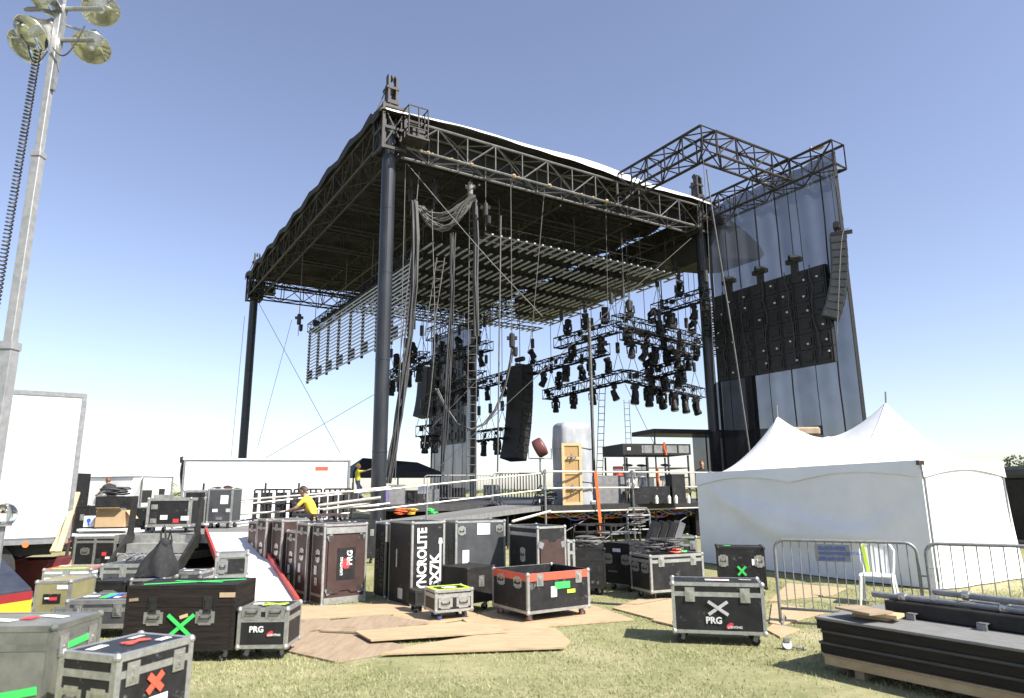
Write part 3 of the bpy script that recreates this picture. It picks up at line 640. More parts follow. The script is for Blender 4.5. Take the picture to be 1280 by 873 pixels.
def caster(t, p, wm, r=.05, axis='z', rot=0.3):
    M = Matrix.Translation(p) @ (Matrix.Rotation(math.pi / 2, 4, 'X') if axis == '-y' else Matrix.Identity(4)) @ Matrix.Rotation(rot, 4, 'Z')
    mb = MB(); mb.T = M; mb.bb((-.05, -.05, -.012), (.05, .05, -.001)); mb.lathe([(.03, -.03), (.03, -.012)], 8)
    for a in (-1, 1): mb.bar((0, a * .026, -.028), (.02, a * .026, -.028 - r * 1.05), .05, .006, (0, 1, 0))
    o = mb.build('caster', m_galv, t)
    mb = MB(); mb.T = M @ Matrix.Translation((.02, 0, -.03 - r)) @ Matrix.Rotation(math.pi / 2, 4, 'X'); mb.lathe([(r * .6, -.02), (r, -.017), (r, .017), (r * .6, .02)], 14); mb.build('wheel', wm, o)
def case(label, p, rz, w, d, h, body=m_black, edge=m_alu, lid=.22, casters=True, latches=2, fh=0, sh=0, th=0, corner=True, wm=m_rub, mid=False, open_=False, group=None, rim=None, ew=.032, name='flight_case', planks=False, lh=None, cat='flight case', foot=True):
    """road case, front facing local -Y, p = ground point of its centre"""
    t = thing(name, label, cat, p, rz, group); z0 = .13 if casters else 0
    if foot: FOOT.append((label, p, rz, w, d, p[2], p[2] + h))
    t['_wdh'] = None; del t['_wdh']
    zl = h - lid if lid else h
    e = .004
    if not open_:
        mb = MB(); mb.bb((-w / 2, -d / 2, z0), (w / 2, d / 2, zl - (.004 if lid else 0))); mb.build('body', body, t, bevel=.006)
        if lid: mb = MB(); mb.bb((-w / 2, -d / 2, zl + .004), (w / 2, d / 2, h)); mb.build('lid', body, t, bevel=.008)
    else:
        mb = MB(); k = .012
        mb.bb((-w / 2, -d / 2, z0), (w / 2, d / 2, z0 + k)); mb.bb((-w / 2, -d / 2, z0 + k), (w / 2, -d / 2 + k, h)); mb.bb((-w / 2, d / 2 - k, z0 + k), (w / 2, d / 2, h))
        mb.bb((-w / 2, -d / 2 + k, z0 + k), (-w / 2 + k, d / 2 - k, h)); mb.bb((w / 2 - k, -d / 2 + k, z0 + k), (w / 2, d / 2 - k, h)); mb.build('body', body, t)
    # aluminium angle edging, proud of the faces
    mb = MB(); q = .004
    for x in (-1, 1):
        for y in (-1, 1):
            X, Y = x * w / 2, y * d / 2
            mb.bb((X + x * q, Y + y * q, z0 - q), (X - x * ew, Y + y * .001, h + q)); mb.bb((X + x * q, Y + y * .0012, z0 - q), (X + x * .001, Y - y * ew, h + q))
    zs = [(z0 - q, z0 + ew), (h - ew, h + q)] + ([(zl - .022, zl + .03)] if lid else [])
    for (a, b_) in zs:
        for y in (-1, 1): mb.bb((-w / 2 + ew, y * (d / 2 + q - .0005), a), (w / 2 - ew, y * (d / 2 + .001), b_))
        for x in (-1, 1): mb.bb((x * (w / 2 + q - .0005), -d / 2 + ew, a), (x * (w / 2 + .001), d / 2 - ew, b_))
    if not open_:
        for y in (-1, 1): mb.bb((-w / 2, y * d / 2, h + q), (w / 2, y * (d / 2 - ew), h + .001))
        for x in (-1, 1): mb.bb((x * w / 2, -d / 2 + ew, h + q - .0005), (x * (w / 2 - ew), d / 2 - ew, h + .001))
    if mid: mb.bb((-ew * .6, -d / 2 - q + .0007, z0 + ew), (ew * .6, -d / 2 - .001, h - ew))
    if corner:
        for x in (-1, 1):
            for y in (-1, 1):
                for z in (z0 + .012, h - .012): mb.ball((x * (w / 2 - .012), y * (d / 2 - .012), z), .033, 8, 6)
    mb.build('edging', edge, t)
    if rim:
        mb = MB()
        for y in (-1, 1): mb.bb((-w / 2 + ew, y * (d / 2 + .0055), h - .1), (w / 2 - ew, y * (d / 2 + .0042), h + .001))
        for x in (-1, 1): mb.bb((x * (w / 2 + .0055), -d / 2 + ew, h - .1), (x * (w / 2 + .0042), d / 2 - ew, h + .001))
        mb.build('painted_rim', rim, t)
    if lid:
        for k in range(latches): u = (k + .5) / latches - .5; latch(t, fmat(w, d, h, 'front', u * w * 1.2 if latches > 1 else 0, zl, .006))
    elif latches:
        for k in range(latches): u = (k + .5) / latches - .5; latch(t, fmat(w, d, h, 'front', u * w * 1.25 if latches > 1 else 0, h - .09, .006))
    hz = lh or (z0 + (zl - z0) * .58)
    for k in range(fh): dish(t, fmat(w, d, h, 'front', ((k + .5) / fh - .5) * w * .95, hz, .002))
    for k in range(sh):
        for s in ('left', 'right'): dish(t, fmat(w, d, h, s, ((k + .5) / sh - .5) * d * .95, hz, .002))
    if casters:
        for x in (-1, 1):
            for y in (-1, 1): caster(t, (x * (w / 2 - .1), y * (d / 2 - .09), z0 - .004), wm, .05, rot=random.uniform(0, 6.28))
    return t
def solve(label, FL, xr, top, yaw, d=None, xd=None, z0=0, near='left', **k):
    """case from measured points: near-left bottom corner, right edge, top edge, yaw in degrees, depth"""
    a = R(yaw); e1 = V3((math.cos(a), math.sin(a), 0)); e2 = V3((-math.sin(a), math.cos(a), 0)); p = atz(*FL, z0)
    def bis(f, lo, hi):
        for _ in range(50):
            m_ = (lo + hi) / 2
            if f(m_): lo = m_
            else: hi = m_
        return lo
    w = bis(lambda s: proj(p + e1 * s)[0] < xr, .02, 6)
    h = bis(lambda s: proj(p + V3((0, 0, s)))[1] > top, .02, 6)
    if xd is not None:
        if xd < FL[0]: d = bis(lambda s: proj(p + e2 * s)[0] > xd, .05, 3)
        else: d = bis(lambda s: proj(p + e1 * w + e2 * s)[0] < xd, .05, 3)
    c = p + e1 * w / 2 + e2 * d / 2
    print('CASE %-60s w %.2f d %.2f h %.2f at %.2f %.2f' % (label[:60], w, d, h, c.x, c.y))
    return (label, c, a, w, d, h, k)
def mk(s, **kk):
    label, c, a, w, d, h, k = s; k = dict(k); k.update(kk); t = case(label, c, a, w, d, h, **k); return t, w, d, h
def logo(t, M, s, side=True):
    """bold white three-letter word with a red swirl and a small second word"""
    put_text('PRG', s, M @ Matrix.Translation((-s * .75, s * .25, 0)) @ Matrix.Shear('XZ', 4, (0, 0)), m_lett, t, bold=.03)
    mb = MB(); mb.T = M @ Matrix.Translation((s * .55, -s * .15, 0))
    mb.prism([(s * (.45 + .42 * math.cos(k * .524)), s * (-.12 + .36 * math.sin(k * .524 + .5))) for k in range(12)], 0, .0018)
    mb.build('logo_mark', m_label, t)
    put_text('LIGHTING', s * .36, M @ Matrix.Translation((s * 1.55, -s * .42, .003)), m_lett, t, bold=.02)
# cables on cases
def coil(p, n, R0, m, label, r=.014, hgt=.16, seed=1, cat='cable', nm='cable_coil'):
    rnd = random.Random(seed); mb = MB()
    for k in range(n):
        cx, cy = rnd.uniform(-.5, .5) * R0, rnd.uniform(-.35, .35) * R0; rr = R0 * rnd.uniform(.45, .8); tl = rnd.uniform(-.25, .25); zz = hgt * k / n + r * 1.5
        mb.path([(cx + rr * math.cos(a / 3.0), cy + rr * .8 * math.sin(a / 3.0), zz + abs(tl * rr * math.cos(a / 3.0 + k)) * .6) for a in range(19)], r, 5)
    o = mb.build(nm, m); o.location = p; return tag(o, label, cat)
# --- foreground left
t, w, d, h = mk(solve('big black wooden trunk with a bright green tape cross on its front', (150, 830), 288, 733, 1, d=.62, body=m_wornwood, edge=m_wornwood, lid=.2, latches=0, corner=False), lh=.46, fh=2)
for u in (-.24, .24): mb = MB(); mb.T = fmat(w, d, h, 'front', u * w * 1.05, h - .2, .006); mb.bb((-.045, -.09, 0), (.045, .09, .006)); mb.bb((-.02, -.05, .006), (.02, .06, .016)); mb.build('latch', m_blacksteel, t)
xtape(t, fmat(w, d, h, 'front', w * .02, h * .47, .008), .28, m_green, .04, asp=.85)
patch(t, fmat(w, d, h, 'front', .05, h * .6, .005, .3), .09, .035, m_pine, 'scuff_mark'); patch(t, fmat(w, d, h, 'front', w * .43, h - .1, .006), .17, .05, m_ply, 'scuff_mark'); patch(t, fmat(w, d, h, 'front', -w * .43, h - .14, .006, .1), .1, .03, m_ply2, 'scuff_mark')
mb = MB(); mb.T = fmat(w, d, h, 'top', 0, 0, .006); mb.bar((-w * .4, -.2, 0), (w * .45, .16, 0), .06, .003); mb.bar((-w * .2, .05, .003), (w * .3, -.1, .003), .05, .003); mb.build('green_tape', m_green, t)
# nearest case, from its top corners
def case_top(label, near, right, left, z, wv=None, dv=None, **k):
    p = atz(*near, z); q = atz(*right, z); l = atz(*left, z); a = math.atan2(q.y - p.y, q.x - p.x); w = wv or (q - p).length; d = dv or (l - p).length
    e1 = V3((math.cos(a), math.sin(a), 0)); e2 = V3((-math.sin(a), math.cos(a), 0)); c = p + e1 * w / 2 + e2 * d / 2; c.z = 0
    print('CASET', label[:50], round(w, 2), round(d, 2), round(math.degrees(a)), c)
    return case(label, c, a, w, d, z, **k), w, d, z
t, w, d, h = case_top('silver-edged black case with an orange-red tape cross, nearest of all', (147, 821), (242, 796), (86, 812), .66, edge=m_alu, lid=.14, latches=2, sh=2, ew=.045, lh=.36)
xtape(t, fmat(w, d, h, 'front', .0, .41, .008), .13, m_redtape, .05, asp=.9); patch(t, fmat(w, d, h, 'front', .04, .27, .008), .17, .09, m_paper)
xtape(t, fmat(w, d, h, 'top', .05, 0, .005), .2, m_redtape, .05, asp=.4); patch(t, fmat(w, d, h, 'top', -.2, .1, .005, .2), .16, .07, m_paper); patch(t, fmat(w, d, h, 'top', .2, -.12, .005, .1), .12, .06, m_paper); patch(t, fmat(w, d, h, 'top', .18, .14, .005, .1), .14, .05, m_grtape)
t, w, d, h = case_top('large scuffed silver-grey case with a zinc handle, cropped by the picture edge', (69, 783), (128, 765), (0, 787), .78, dv=1.05, body=m_greylam, edge=m_greylam, lid=.16, latches=2, sh=1, ew=.04)
patch(t, fmat(w, d, h, 'top', -.05, .1, .005, 1.3), .3, .09, m_paper); patch(t, fmat(w, d, h, 'top', .1, -.25, .005, 1.2), .26, .08, m_paper); patch(t, fmat(w, d, h, 'top', .02, -.1, .006), .12, .1, m_label)
mb = MB(); mb.T = fmat(w, d, h, 'front', 0, h - .26, .006); mb.bar((-w * .3, .08, 0), (w * .3, .1, 0), .05, .003); mb.build('green_tape', m_green, t)
mb = MB(); mb.T = fmat(w, d, h, 'left', .2, .26, .008); mb.bar((-.25, -.02, 0), (.25, .06, 0), .06, .003, (0, 0, 1)); mb.build('green_tape', m_green, t)
t, w, d, h = mk(solve('olive green case with small red logo beside the navy hood', (37, 792), 82, 727, 4, d=.62, body=m_olive, lid=0, latches=0, ew=.03, fh=0))
patch(t, fmat(w, d, h, 'front', .0, h * .66, .004), .22, .12, m_black, 'logo_plate'); patch(t, fmat(w, d, h, 'front', .02, h * .66, .0085), .1, .04, m_label); patch(t, fmat(w, d, h, 'front', -.06, h * .67, .0085), .06, .02, m_lett); dish(t, fmat(w, d, h, 'front', .12, h * .4, .002), .17, .1); patch(t, fmat(w, d, h, 'front', .12, h * .88, .004), .14, .05, m_paper)
t, w, d, h = mk(solve('small silver-edged case with lime tape on top, beside the green-crossed trunk', (294, 827), 357, 761, 1, d=.5, lid=.12, latches=0, fh=2, ew=.035), lh=.5)
logo(t, fmat(w, d, h, 'front', .0, .3, .007), .085); xtape(t, fmat(w, d, h, 'top', .05, 0, .005), .26, m_lime, .06, asp=.5); patch(t, fmat(w, d, h, 'top', -.15, .05, .005), .12, .1, m_paper)
s1 = solve('lower silver equipment case of the pair at the foot of the pale ramp', (266, 780), 306, 726, 24, d=.46, body=m_greylam, lid=.12, latches=1, ew=.04)
t, w, d, h = mk(s1); c = s1[1].copy(); hh = h
c2 = V3((c.x - .02, c.y + .03, hh + .012)); t = case('upper silver case with black end panel, stacked at the foot of the pale ramp', c2, s1[2] - .05, w * 1.04, d, .34, body=m_greylam, casters=False, lid=0, latches=0, ew=.05)
patch(t, fmat(w * 1.04, d, .34, 'front', .06, .17, .003), w * .55, .2, m_black, 'end_panel'); dish(t, fmat(w * 1.04, d, .34, 'front', -.12, .17, .008), .1, .16)
t, w, d, h = mk(solve('flat white case with orange-red ends and a lime stripe on its lid', (48, 760), 109, 712, 2, d=.7, body=m_white, lid=.1, latches=1, edge=m_alu)); m_ = fmat(w, d, h, 'top', 0, 0, .006)
mb = MB(); mb.T = m_
for a in (-1, 1): mb.bb((a * w * .42 - .05, -d * .45, 0), (a * w * .42 + .05, d * .45, .003))
mb.build('red_tape', m_redtape, t); mb = MB(); mb.T = m_; mb.bb((-w * .36, -d * .46, .001), (w * .36, -d * .34, .004)); mb.build('lime_tape', m_lime, t); patch(t, fmat(w, d, h, 'top', 0, .05, .006), w * .7, d * .5, m_olive, 'lid_panel'); patch(t, fmat(w, d, h, 'top', -.3, .1, .01), .15, .12, m_paper)
t, w, d, h = mk(solve('silver case holding a heap of pale cable behind the white flat case', (121, 757), 178, 706, 1, d=.7, body=m_gunmetal, lid=.12, latches=1, ew=.05)); TH = (t.location.copy(), h, w, d)
mb = MB()
for k in range(9): cx, cy = random.uniform(-.3, .3), random.uniform(-.15, .15); rr = random.uniform(.1, .2); mb.path([(cx + rr * math.cos(a / 3) * (1 + .1 * math.sin(a)), cy + rr * .7 * math.sin(a / 3), .02 + .02 * (a % 5) * .5 + .01 * k) for a in range(19)], .014, 5)
o = mb.build('cable_heap', m_galv); o.location = TH[0] + V3((0, 0, h + .01)); tag(o, 'heap of pale cable lying on a silver case behind the white flat case', 'cable')
t, w, d, h = mk(solve('low black case with a zinc dish on its front behind the taped silver case', (112, 775), 152, 727, 1, d=.42, lid=.1, latches=0, edge=m_black2)); dish(t, fmat(w, d, h, 'front', 0, h - .2, .003), .2, .12)
mb = MB(); mb.T = fmat(w, d, h, 'front', 0, h - .2, .003)
for k in (-3, -2.4, -1.8, 1.8, 2.4, 3): mb.bb((k * .07 - .02, -.06, 0), (k * .07 + .02, -.02, .006))
mb.build('fasteners', m_dish, t)
t, w, d, h = mk(solve('small rough brown wooden crate next to the olive case', (83, 772), 107, 726, 2, d=.3, body=m_wornwood, casters=False, lid=.1, latches=0, corner=False, edge=m_black2, cat='crate', name='wooden_crate'))
t, w, d, h = mk(solve('flat silver-edged case with blue, green and red tape on its lid', (77, 800), 160, 751, 2, d=.62, body=m_gunmetal, lid=.12, latches=2, ew=.05)); m_ = lambda u, v: fmat(w, d, h, 'top', u, v, .006, .1)
patch(t, m_(-.06, .02), .1, .36, m_green, 'green_tape'); patch(t, m_(.03, .02), .08, .36, m_blue, 'blue_tape'); patch(t, m_(-.26, 0), .16, .14, m_paper); patch(t, m_(.1, -.1), .1, .1, m_paper); xtape(t, fmat(w, d, h, 'top', .3, 0, .008), .26, m_redtape, .05, asp=.6)
t, w, d, h = mk(solve('black case in two silver-edged halves under white boards', (88, 720), 141, 671, 1, d=.7, lid=.12, latches=0, mid=True, ew=.05)); KC = (t.location.copy(), h, w, d)
dish(t, fmat(w, d, h, 'front', -w * .22, h * .62, .003), .16, .12); patch(t, fmat(w, d, h, 'front', w * .24, h * .55, .004), .1, .08, m_label); patch(t, fmat(w, d, h, 'front', w * .33, h * .45, .004), .1, .05, m_lett)
for k in range(3):
    mb = MB(); mb.box((0, 0, 0), (1.5 - .1 * k, .22, .05), Matrix.Rotation(.03 * k - .04, 3, 'Z')); single(mb, 'white_board', m_white, ['long white board lying under the other two on a black case', 'long white board lying across the back of a black case', 'short white board resting on top of two more boards'][k], 'board').location = KC[0] + V3((.0 + .1 * k, -.22 + .3 * (k % 2), KC[1] + .03 + .055 * (k if k < 2 else 2) * (1 if k else 1) + (0 if k != 2 else 0)))
# cardboard box on the boards
p = KC[0] + V3((.22, -.1, KC[1] + .2)); t = thing('cardboard_box', 'open brown cardboard box with a bent flap standing on white boards', 'box', p, .15); a, b_, hh, k = .3, .22, .36, .008; mb = MB()
mb.bb((-a, -b_, 0), (a, b_, k)); mb.bb((-a, -b_, k), (a, -b_ + k, hh)); mb.bb((-a, b_ - k, k), (a, b_, hh)); mb.bb((-a, -b_ + k, k), (-a + k, b_ - k, hh)); mb.bb((a - k, -b_ + k, k), (a, b_ - k, hh)); mb.build('body', m_card, t)
mb = MB(); mb.box((a + .09, -.02, hh - .1), (.006, .38, .24), Matrix.Rotation(R(-38), 3, 'Y')); mb.build('flap', m_card, t)
mb = MB(); mb.box((-.02, -b_ - .06, hh + .03), (.5, .16, .006), Matrix.Rotation(R(-25), 3, 'X')); mb.build('flap', m_card, t)
p = KC[0] + V3((-.3, -.15, KC[1] + .2)); mb = MB(); t = thing('paper_packet', 'white packet with a blue print standing on the white boards', 'packet', p, .05); mb.bb((-.12, -.03, 0), (.12, .03, .24)); mb.build('packet', m_paper, t, bevel=.01); mb = MB(); mb.lathe([(.05, 0), (.05, .003)], 12, Matrix.Translation((0, -.0315, .14)) @ Matrix.Rotation(math.pi / 2, 4, 'X')); mb.bb((-.02, -.034, .03), (.02, -.031, .12)); mb.build('blue_print', m_blue, t)
# grey flat case with the black bag
t, w, d, h = mk(solve('flat grey case beside the bag, behind the green-crossed trunk', (207, 766), 247, 716, 1, d=.5, body=m_gunmetal, lid=.12, latches=1)); patch(t, fmat(w, d, h, 'top', -.05, 0, .005), .14, .08, m_paper); patch(t, fmat(w, d, h, 'top', .15, .05, .005), .1, .08, m_grtape)
t, w, d, h = mk(solve('low black case carrying a slumped black bag', (158, 775), 201, 724, 1, d=.42, lid=.1, latches=1)); patch(t, fmat(w, d, h, 'top', .12, -.15, .005), .14, .1, m_blue, 'blue_tape')
mb = MB(); rnd = random.Random(3)
def bagf(a, c):
    th = a * 2 * math.pi; r = (.27 - .2 * c ** 1.6) * (1 + .14 * math.sin(5 * th + 4 * c) + .06 * math.sin(11 * th)); return V3((r * math.cos(th) * 1.05 + .1 * c, r * .8 * math.sin(th), .48 * c + .03 * math.sin(3 * th)))
mb.grid(bagf, 30, 9); mb.ball((.1, 0, .46), .09, 8, 6)
p = t.location + V3((.0, 0, h + .02)); t = thing('black_bag', 'slumped black bag with cord loops lying on a low black case', 'bag', p); mb.build('bag_body', m_dkcloth, t, smooth=True)
mb = MB(); mb.path([(.05, 0, .45), (.03, 0, .62), (.06, .02, .72), (.1, 0, .6), (.12, 0, .45)], .014, 5); mb.path([(.14, 0, .45), (.17, 0, .66), (.19, .03, .5), (.2, .0, .3)], .014, 5); mb.build('cord_loop', m_rub, t)
t, w, d, h = mk(solve('small dark case with a lime tape patch beside the steel stairs', (141, 730), 160, 680, 2, d=.5, lid=.12, latches=1, edge=m_black2)); patch(t, fmat(w, d, h, 'front', .0, h - .07, .006), .2, .1, m_lime, 'lime_tape'); patch(t, fmat(w, d, h, 'top', .0, 0, .006), .2, .2, m_lime, 'lime_tape')
# --- loading platform cases
PZ = .95
t, w, d, h = mk(solve('large black case with broad silver edges standing on the loading platform', (181, 667), 236, 623, 2, d=.75, z0=PZ, lid=0, latches=0, ew=.055)); 
for v in (.35, .75): latch(t, fmat(w, d, h, 'front', -w * .33, h * v, .007), .13, .1)
patch(t, fmat(w, d, h, 'front', -w * .1, h * .45, .004), .15, .09, m_paper); patch(t, fmat(w, d, h, 'front', w * .18, h * .35, .004), .12, .08, m_label); patch(t, fmat(w, d, h, 'front', w * .38, h * .42, .004), .16, .09, m_paper)
mb = MB(); mb.bb((-w * .42, -d * .4, h - .0), (-w * .2, d * .3, h + .07)); o = mb.build('top_rail', m_alu, t)
t, w, d, h = mk(solve('silver-edged case behind the broad-edged one on the loading platform', (226, 661), 256, 613, 3, d=.7, z0=PZ, lid=0, latches=0, ew=.05)); dish(t, fmat(w, d, h, 'front', .05, h * .5, .003), .12, .12)
t, w, d, h = mk(solve('upright grey case with a white paper stuck on, standing on the loading platform', (257, 661), 288, 611, 2, d=.6, z0=PZ, body=m_gunmetal, lid=0, latches=0, ew=.035)); patch(t, fmat(w, d, h, 'front', .1, h * .72, .004), .18, .2, m_paper); patch(t, fmat(w, d, h, 'front', -.1, h * .45, .004), .12, .07, m_paper); patch(t, fmat(w, d, h, 'front', .2, h * .45, .004), .1, .08, m_grtape); patch(t, fmat(w, d, h, 'front', 0, h * .25, .004), .14, .07, m_clutter)
mb = MB(); mb.grid(lambda a, c: V3((-w * .45 + w * .9 * a, -d * .5 + d * c * .9, h + .012 + .05 * math.sin(a * 3.1) * math.sin(c * 3.1) + .02 * math.sin(a * 13))), 12, 5); mb.build('cloth_cover', m_brown, t)
t, w, d, h = mk(solve('tall black cabinet with two pale dishes behind the cardboard box', (112, 692), 158, 621, 14, d=.7, lid=0, latches=0, casters=False, edge=m_black2, corner=False, cat='cabinet', name='equipment_cabinet'))
for u in (-.22, .22): dish(t, fmat(w, d, h, 'front', u * w * 1.1, h * .72, .003), .24, .2)
coil(t.location + V3((.05, 0, h + .015)), 8, .42, m_cabled, 'heap of dark hoses on top of the black cabinet', seed=44, hgt=.22, r=.028)
t, w, d, h = mk(solve('narrow tall black speaker box next to the white trailer', (66, 690), 85, 592, 4, d=.8, lid=0, latches=0, edge=m_black2, corner=False, cat='speaker', name='speaker_box'))
mk(solve('dark box stack piece behind the leaning planks', (88, 700), 105, 633, 4, d=.6, lid=.3, latches=1, edge=m_black2))
mk(solve('black case partly hidden between cabinet and loading platform', (164, 690), 180, 634, 2, d=.6, lid=0, latches=0, edge=m_alu))
# --- row of upright brown cases
def upright(label, p, a, w, d, h, body, dolly):
    t = case(label, p, a, w, d, h, body=body, casters=False, lid=0, latches=0, ew=.03, group='brown cases standing on end beside the pale ramp')
    for z in (h * .12, h * .88): mb = MB(); mb.bb((-w / 2 - .007, -d * .5 + .03, z - .02), (-w / 2 - .0045, d * .5 - .03, z + .02)); mb.build('band', m_alu, t)
    latch(t, fmat(w, d, h, 'left', 0, h * .9, .008), .1, .12); latch(t, fmat(w, d, h, 'left', 0, h * .28, .008), .1, .12); dish(t, fmat(w, d, h, 'left', .03, h * .6, .003), .12, .17)
    patch(t, fmat(w, d, h, 'left', -.05, h * .42, .004), .1, .14, m_paper)
    if dolly:
        for z in (h * .05, h * .92): mb = MB(); mb.bb((-w * .46, -d / 2 - .02, z - .05), (w * .46, -d / 2 - .006, z + .05)); mb.build('rail_bar', m_alu, t)
        mb = MB(); mb.T = fmat(w, d, h, 'front', 0, h * .5, .005); mb.prism([(-w * .4, -h * .36), (-w * .15, -h * .36), (-w * .1, -h * .33), (w * .1, -h * .33), (w * .15, -h * .36), (w * .4, -h * .36), (w * .4, h * .36), (w * .15, h * .36), (w * .1, h * .33), (-w * .1, h * .33), (-w * .15, h * .36), (-w * .4, h * .36)], 0, .014); mb.build('dolly_board', m_brown, t)
        for x in (-1, 1):
            for z in (.17, .83): caster(t, V3((x * w * .36, -d / 2 - .02, h * z)), m_rub, .045, '-y', random.uniform(0, 6))
        patch(t, fmat(w, d, h, 'front', .01, h * .5, .021), w * .42, h * .4, m_black, 'logo_plate')
        put_text('PRG', .13, fmat(w, d, h, 'front', .07, h * .57, .026, math.pi / 2), m_lett, t, bold=.03)
        mb = MB(); mb.T = fmat(w, d, h, 'front', .01, h * .5, .0255); mb.prism([(.07 * math.cos(k * 1.05) * (1 + .2 * (k % 2)), .09 * math.sin(k * 1.05)) for k in range(6)], 0, .002); mb.build('logo_mark', m_label, t)
        put_text('LIGHTING', .062, fmat(w, d, h, 'front', -.07, h * .47, .026, math.pi / 2), m_lett, t, bold=.02)
    return t
b0 = solve('x', (401, 758), 456, 656, 38, d=.46)
e2 = V3((-math.sin(R(38)), math.cos(R(38)), 0)); e1 = V3((math.cos(R(38)), math.sin(R(38)), 0)); c = b0[1]; hh = b0[5]; ww = b0[3]
lbs = ['brown case on end showing its wheeled underside with white and red lettering', 'second brown case on end behind the one with the wheeled underside', 'shortest brown case on end, third behind the wheeled underside', 'fourth brown case on end counted from the wheeled underside', 'fifth brown case on end, last but one of its row', 'farthest brown case on end, at the back of its row']
for i in range(6):
    sh = [0, .02, -.05, -.02, .03, -.02][i]
    upright(lbs[i], c + e2 * (.53 * i) - e1 * (.05 * i + sh), R(38 + [0, 1, -1, 1, 0, 1][i]), ww, .47, hh * [1, 1, .88, 1.02, 1.02, .97][i], m_brown if i else m_brown, i == 0)
p = c + e2 * .3 + e1 * .06 + V3((0, 0, hh + .01)); 
t = thing('dolly_board', 'small brown wheel board lying on the row of upright cases', 'wheel board', c + e2 * .62 + V3((0, 0, hh + .012)), R(38)); mb = MB(); mb.bb((-.3, -.2, .1), (.3, .2, .13)); mb.build('board', m_brown, t)
for x in (-.22, .22):
    for y in (-.14, .14): caster(t, V3((x, y, .1)), m_rub, .03)
q0 = atz(334, 658, 1.02); q1 = atz(458, 652, 1.02); aa = math.atan2(q1.y - q0.y, q1.x - q0.x)
n = 3
for i in range(n):
    cc = q0.lerp(q1, (i + .5) / n); w = (q1 - q0).length / n - .03; cc.z = 0
    t = case(['black trunk end of a row behind the upright brown cases, with the seated man', 'middle black trunk behind the upright brown cases, with a small yellow sticker', 'black trunk behind the brown cases next to the thick tower foot'][i], cc + V3((0, .4, 0)), aa, w, .75, 1.05, lid=.3, latches=2, edge=m_black2, corner=False)
    patch(t, fmat(w, .75, 1.05, 'front', .05 if i == 1 else -.2, .93, .006), .2, .12, m_lime if i == 1 else m_grtape)
# --- tall middle cases
t, w, d, h = mk(solve('tall narrow black case with faded side lettering, left of the big white lettering', (480, 748), 500, 654, 35, xd=467, lid=0, latches=0, ew=.025, casters=False))
put_text('SYNCROLITE\nSX7K', .15, fmat(w, d, h, 'left', 0, h * .5, .005, -math.pi / 2), m_lettg, t, bold=.02, fit=(h * .75, d * .7))
t, w, d, h = mk(solve('tall black case with big white upright lettering on its front', (513, 761), 555, 653, 33, xd=485, lid=0, latches=0, ew=.03, casters=False))
MT = fmat(w, d, h, 'front', -.115, h * .53, .0055, math.pi / 2); put_text('SYNCROLITE', .2, MT, m_lett, t, bold=.035, fit=(h * .80, .17))
put_text('SX7K', .2, fmat(w, d, h, 'front', .11, h * .42, .0055, math.pi / 2), m_lett, t, bold=.035, fit=(h * .40, .17))
mb = MB(); mb.T = fmat(w, d, h, 'front', w * .36, h * .5, .006); mb.bb((-.018, -.35, 0), (.018, .35, .004)); mb.prism([(-.04, .3), (.04, .3), (.028, .39), (-.028, .39)], .004, .006); mb.build('strap', m_grtape, t)
mb = MB(); mb.T = fmat(w, d, h, 'left', -.12, h * .55, .005); mb.bb((-.02, -.14, 0), (.02, .14, .004)); mb.build('slot_plate', m_grtape, t); patch(t, fmat(w, d, h, 'left', .05, h * .14, .005), .18, .16, m_grtape)
t, w, d, h = mk(solve('tall dark grey case with a white paper stuck near its top', (569, 746), 632, 652, 22, d=.75, body=m_gunmetal, lid=0, latches=0, ew=.03, casters=False))
patch(t, fmat(w, d, h, 'front', .05, h - .14, .005), .24, .19, m_paper); patch(t, fmat(w, d, h, 'front', -w * .3, h * .48, .005), .12, .32, m_paper); dish(t, fmat(w, d, h, 'front', -w * .38, h - .16, .004), .1, .12); dish(t, fmat(w, d, h, 'front', w * .38, h - .14, .004), .1, .1)
put_text('SYNCROLITE\nSX7K', .22, fmat(w, d, h, 'left', 0, h * .5, .005, -math.pi / 2), m_lettg, t, bold=.03, fit=(h * .8, d * .75))
t, w, d, h = mk(solve('plain black trunk with a rounded edge in front of the tall grey case', (584, 767), 618, 711, 44, d=.6, body=m_black2, edge=m_black2, lid=.2, latches=1)); 
t, w, d, h = mk(solve('small silver case with lime-taped top and red-blue wheels on plywood', (544, 779), 591, 739, 26, d=.45, lid=.08, latches=0, fh=2, ew=.03, wm=m_bluewheel))
mb = MB(); mb.T = fmat(w, d, h, 'top', 0, 0, .006)
for a in (-1, 1): mb.bb((-w * .48, a * d * .42 - .03, 0), (w * .48, a * d * .42 + .03, .003)); mb.bb((a * w * .44 - .03, -d * .37, 0), (a * w * .44 + .03, d * .37, .003))
mb.build('lime_tape', m_lime, t); patch(t, fmat(w, d, h, 'top', 0, 0, .006), .2, .12, m_paper)
t, w, d, h = mk(solve('narrow black ribbed amplifier box beside the small lime-taped case', (519, 769), 531, 739, 26, d=.34, body=m_black2, edge=m_rub, lid=0, latches=0, corner=False, cat='amplifier', name='amplifier_box'))
mb = MB()
for k in range(9): mb.bb((-w / 2 - .014, -d * .45, .16 + k * (h - .2) / 9), (-w / 2 - .0045, d * .45, .16 + (k + .5) * (h - .2) / 9))
mb.build('cooling_fins', m_rub, t)
t, w, d, h = mk(solve('open black trunk with a red painted rim and no lid', (660, 781), 738, 718, 32, xd=616, lid=0, latches=2, open_=True, rim=m_redtape, wm=m_redwheel, ew=.035), sh=2, lh=.52)
